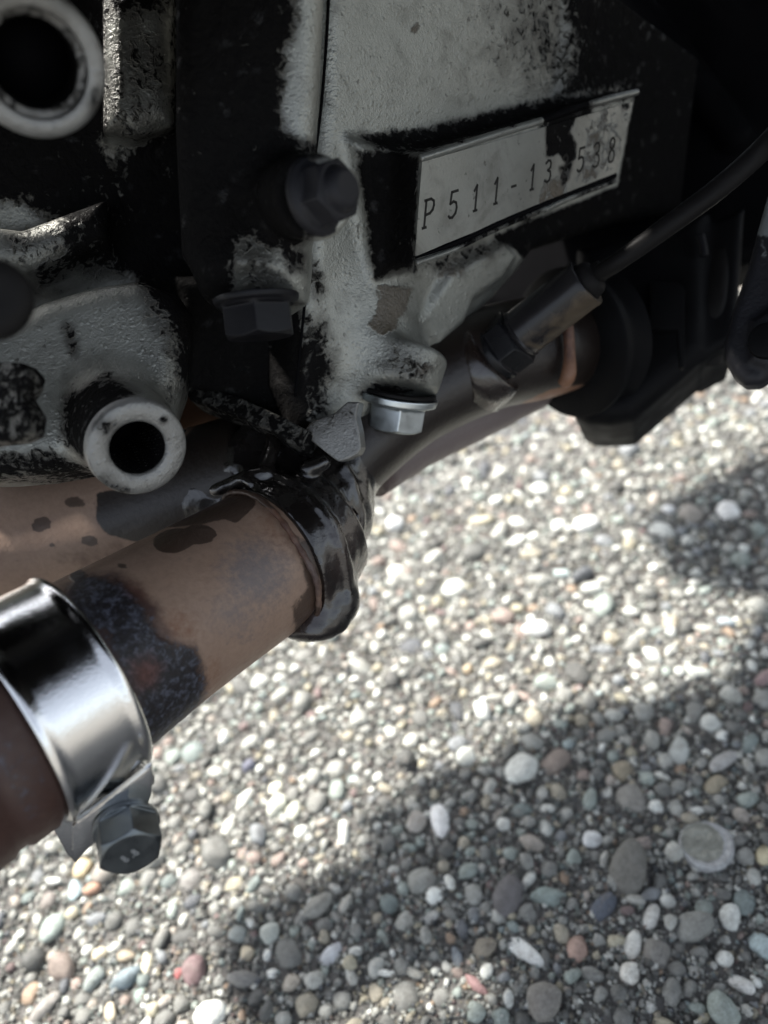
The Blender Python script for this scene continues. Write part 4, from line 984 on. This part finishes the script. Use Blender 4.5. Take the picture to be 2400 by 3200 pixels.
V, Fc = lathe(bP - bax2 * 14, bax2, [(0, 3.0), (14, 3.0)], 32); mesh_obj('bolt_shank', V, Fc, MAT_BOLT, CLP, sharp=40)
fc = bP + bax2 * 7.31
upv = np.array((-0.50, -0.78, 0)); up_ = nrm(upv - bax2 * np.dot(upv, bax2)); rt_ = nrm(np.cross(up_, bax2)); rt_ = rt_ if rt_[0] > 0 else -rt_
ln = []
for ch, ox in (('8', -1.75), ('.', -0.35), ('8', 0.5)):
    for g_ in GLYPH[ch]: ln.append(([fc + rt_ * (ox + 1.15 * a) + up_ * (-0.9 + 1.9 * b) for a, b in g_], bax2))
V, Fc = strokes(ln, 0.22, 0.08); mesh_obj('stamped_mark', V, Fc, MAT_STAMP, hb, smooth=False)

# ================================================================== OXYGEN SENSOR
SEN = thing('oxygen_sensor', 'oily black oxygen sensor with a thin cable screwed into the outlet pipe', 'sensor', W(P(1600, 1060, 230)))
s0 = P(1565, 1092, 230); s1 = P(1835, 880, 214); sd = nrm(s1 - s0)
nt_ = hexhead(s0, sd, 15.4, 6.8, up=(0, 1, 0), rot=0.2)
seat = cyl(s0 - sd * 4, s0 + sd * 0.4, 9.6, 9.2, 0.5)
lo, hi = around([nt_, seat], 0.8); S = Solid(lo, hi, 0.25); S.add(nt_).add(seat, 0.5); V, Fq = S.mesh()
mesh_obj('hex_nut', V, Fq, MAT_SENSOR, SEN)
Ls = np.linalg.norm(s1 - s0)
def sensor_mat():
    m = NT('stained_sensor_sleeve'); a = m.attr('rust'); n = m.noise(260, 6, 0.65, 0.6)
    f = m.ramp(m.math('ADD', a, m.math('MULTIPLY', m.math('SUBTRACT', n, 0.5), 1.1)), 0.35, 0.75)
    c = m.mix(f, m.mix(n, (0.006, 0.006, 0.008), (0.022, 0.020, 0.020)), m.mix(n, (0.02, 0.013, 0.008), (0.085, 0.066, 0.045)))
    m.set(color=c, rough=m.mixf(f, 0.25, 0.5), spec=0.3, normal=m.bump(n, 0.2, 0.0003)); return m.m
V, Fc = lathe(s0, sd, [(6.4, 6.6), (6.9, 7.3), (7.8, 7.45), (8.2, 7.0), (9.2, 7.0), (Ls - 2, 6.85), (Ls - 0.8, 7.0), (Ls - 0.2, 6.8), (Ls, 6.2), (Ls - 0.3, 5.4), (Ls - 1.2, 5.2)], 96)
mesh_obj('sleeve', V, Fc, sensor_mat(), SEN, sharp=45, attrs={'rust': mask(V, [([(1640, 1060), (1740, 970), (1900, 860), (1960, 930), (1720, 1130)], 34, 0.95)])})
V, Fc = lathe(s0, sd, [(Ls - 2, 5.3), (Ls + 0.8, 5.1), (Ls + 2.2, 4.7), (Ls + 3.0, 3.9), (Ls + 3.3, 3.0), (Ls + 5.2, 2.7), (Ls + 5.4, 2.2)], 64)
mesh_obj('grommet', V, Fc, MAT_RUBBER, SEN, sharp=50)
c0 = s0 + sd * (Ls + 2)
cable = [np.append(c0, 2.35), np.append(P(1935, 815, 206), 2.4), np.append(P(2090, 704, 200), 2.6), np.append(P(2250, 585, 195), 2.65), np.append(P(2400, 450, 190), 2.75), np.append(P(2580, 250, 172), 2.7), np.append(P(2750, 0, 160), 2.7)]
V, Fc = tube(cable, 28, 140); V = V + np.random.default_rng(3).normal(0, 0.03, V.shape)
mesh_obj('cable', V, Fc, MAT_RUBBER, SEN)

# ================================================================== DARK PARTS ON THE RIGHT
SIL = thing('silencer_box', 'black silencer box at the end of the outlet pipe', 'silencer', W(P(1900, 1150, 262)))
BXP = Plane(P(1900, 1150, 256), nrm((-0.35, -0.15, -1)))
S = Solid((48, -100, 225), (125, -24, 330), 0.7)
S.add(prism(BXP, [(1795, 760), (2220, 640), (2215, 1085), (2185, 1120), (2050, 1240), (1975, 1305), (1900, 1318), (1830, 1312), (1790, 1290)], 45, 0, 7))
S.add(prism(BXP.shift(-4), [(2180, 700), (2330, 640), (2300, 1060), (2200, 1115)], 45, 0, 3), 3)
V, Fq = S.mesh(); mesh_obj('box_shell', V, Fq, MAT_BOX, SIL)
od_ = nrm(OP[5] - OP[3])
fA = P(1772, 1078, 252)
V, Fc = lathe(fA, od_, [(0, 15.5), (0, 22.8), (0.5, 23.6), (2.6, 23.6), (3.2, 22.6), (3.4, 21), (8, 20.6), (12, 23)], 96)
mesh_obj('inlet_flange', V, Fc, MAT_BOX, SIL, sharp=40)
V, Fc = tube([np.append(P(*p), r) for p, r in (((1762, 930, 231), 1.5), ((1774, 1010, 230), 1.6), ((1780, 1110, 231), 1.7), ((1776, 1172, 232), 2.2), ((1760, 1200, 234), 1.7))], 24, 40)
mesh_obj('rusty_strap', V, Fc, MAT_PIPE, SIL, 'rusty strap end showing beside the sensor', attrs=pipe_attrs(V, rust=[([(1600, 800), (1900, 800), (1900, 1300), (1600, 1300)], 10, 0.9)], burn=[(ell(1770, 1020, 60, 130), 30, 0.6)]))
HOU = Plane(P(2100, 1000, 246), nrm((-0.25, -0.1, -1)))
quad_prism('cover_plate', HOU, [(2035, 875), (2120, 882), (2140, 900), (2140, 1150), (2125, 1150), (2118, 1030), (2030, 1030)], 3, 0, MAT_BOX, SIL, 0.5)

BRK = thing('frame_bracket', 'black rounded frame bracket hanging at the right edge above the pebbles', 'bracket', W(P(2350, 1000, 205)))
BP = Plane(P(2340, 950, 205), nrm((-0.55, -0.1, -1)))
def bracket_mat():
    m = NT('black_frame_paint_lit_patch'); g = m.attr('lit_patch'); n = m.noise(300, 6, 0.65, 0.5); b = m.noise(900, 4, 0.6)  # mask paints a lit grey patch into the black bracket colour
    f = m.ramp(m.math('ADD', g, m.math('MULTIPLY', m.math('SUBTRACT', n, 0.5), 1.1)), 0.45, 0.6)
    c = m.mix(f, m.mix(n, (0.005, 0.005, 0.007), (0.014, 0.014, 0.017)), (0.13, 0.14, 0.145))
    m.set(color=c, rough=0.5, spec=0.25, normal=m.bump(m.math('ADD', n, b), 0.35, 0.0005)); return m.m
S = Solid((70, -110, 165), (130, -26, 270), 0.6)
S.add(prism(BP, [(2500, 380), (2410, 560), (2370, 700), (2335, 830), (2290, 960), (2258, 1070), (2262, 1120), (2288, 1170), (2325, 1200), (2372, 1198), (2410, 1175), (2500, 1090), (2620, 900), (2620, 380)], 9, 0, 2.5))
S.add(prism(BP, [(2350, 1010), (2420, 960), (2500, 1000), (2480, 1100), (2400, 1150), (2345, 1130)], 5, 2.0, 1.8), 2)
V, Fq = S.mesh(); mesh_obj('bracket_plate', V, Fq, bracket_mat(), BRK, attrs={'lit_patch': mask(V, [([(2385, 620), (2500, 560), (2500, 740), (2350, 740)], 20, 0.85), (ell(2385, 775, 24, 40), 16, 0.5)])})
V, Fc = tube([np.append(P(*p), r) for p, r in (((2560, 900, 206), 10), ((2620, 500, 200), 13), ((2700, 100, 196), 14), ((2780, -400, 190), 14))], 40, 40); mesh_obj('frame_shade_tube', V, Fc, MAT_BLACK, BRK)  # unseen tube added to extend the bracket's shadow on the ground
V, Fc = lathe(BP.hit(2400, 1075) + BP.n * 1.5, BP.n, [(0, 4.2), (0.8, 4.6), (2.4, 4.4), (2.8, 3.6), (3.0, 0.0)], 48); mesh_obj('pivot_cap', V, Fc, MAT_BOX, BRK, sharp=50)

# rear of the engine bay: frame, hoses and cast housing, all black with oil
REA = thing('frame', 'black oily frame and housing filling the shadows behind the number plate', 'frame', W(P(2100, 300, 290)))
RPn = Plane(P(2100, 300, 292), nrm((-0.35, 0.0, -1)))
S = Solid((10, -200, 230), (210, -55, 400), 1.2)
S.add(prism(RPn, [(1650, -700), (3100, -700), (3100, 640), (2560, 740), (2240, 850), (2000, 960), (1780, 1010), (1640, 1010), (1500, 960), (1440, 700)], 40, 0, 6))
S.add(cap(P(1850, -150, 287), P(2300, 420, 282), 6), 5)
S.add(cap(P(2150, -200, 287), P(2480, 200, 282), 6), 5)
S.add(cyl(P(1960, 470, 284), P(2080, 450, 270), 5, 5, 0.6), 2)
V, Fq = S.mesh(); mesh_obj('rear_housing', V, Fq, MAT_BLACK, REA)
V, Fc = tube([np.append(P(*p), 5.0) for p in ((2245, 800, 258), (2238, 900, 256), (2225, 1000, 256), (2205, 1130, 262))], 28, 60); mesh_obj('hose', V, Fc, MAT_RUBBER, REA)
V, Fc = tube([np.append(P(*p), 1.3) for p in ((2188, 735, 250), (2196, 770, 250), (2200, 800, 250))], 16, 12); mesh_obj('cable_clip', V, Fc, MAT_BOLT_DARK, REA)

# unseen panels added above the view, shaped to keep sky light off the engine
BOD = thing('bodywork_blocker', 'unseen black panels added above the engine to block sky light', 'bodywork_blocker', (0.0, 0.2, 0.40))
def world_box(name, lo, hi, mat, parent, bev=0.01):
    bm = bmesh.new(); bmesh.ops.create_cube(bm, size=1.0)
    lo = np.array(lo); hi = np.array(hi)
    for v in bm.verts: v.co = Vector((lo + hi) / 2 + np.array(v.co) * (hi - lo))
    bmesh.ops.bevel(bm, geom=bm.edges[:], offset=bev, segments=3, affect='EDGES')
    V = np.array([v.co[:] for v in bm.verts]); Fc = [[v.index for v in f.verts] for f in bm.faces]; bm.free()
    return mesh_obj(name, V, Fc, mat, parent, world=True, sharp=35)
world_box('floor_shade_panel', (-0.12, -0.02, 0.395), (0.75, 0.29, 0.425), MAT_BOX, BOD)
world_box('side_shade_panel', (-0.75, -0.02, 0.39), (-0.125, 0.19, 0.42), MAT_BOX, BOD)
world_box('engine_shade_block', (-0.5, 0.13, 0.268), (0.03, 0.232, 0.384), MAT_BLACK, ENG)  # unseen block added to keep sun off the left castings and pipe
world_box('rear_shade_block', (0.035, 0.212, 0.268), (0.36, 0.33, 0.384), MAT_BLACK, REA)  # unseen blocks added to keep sun off the bracket and rear housing
world_box('rear_shade_block', (0.07, 0.332, 0.268), (0.36, 0.43, 0.384), MAT_BLACK, REA)
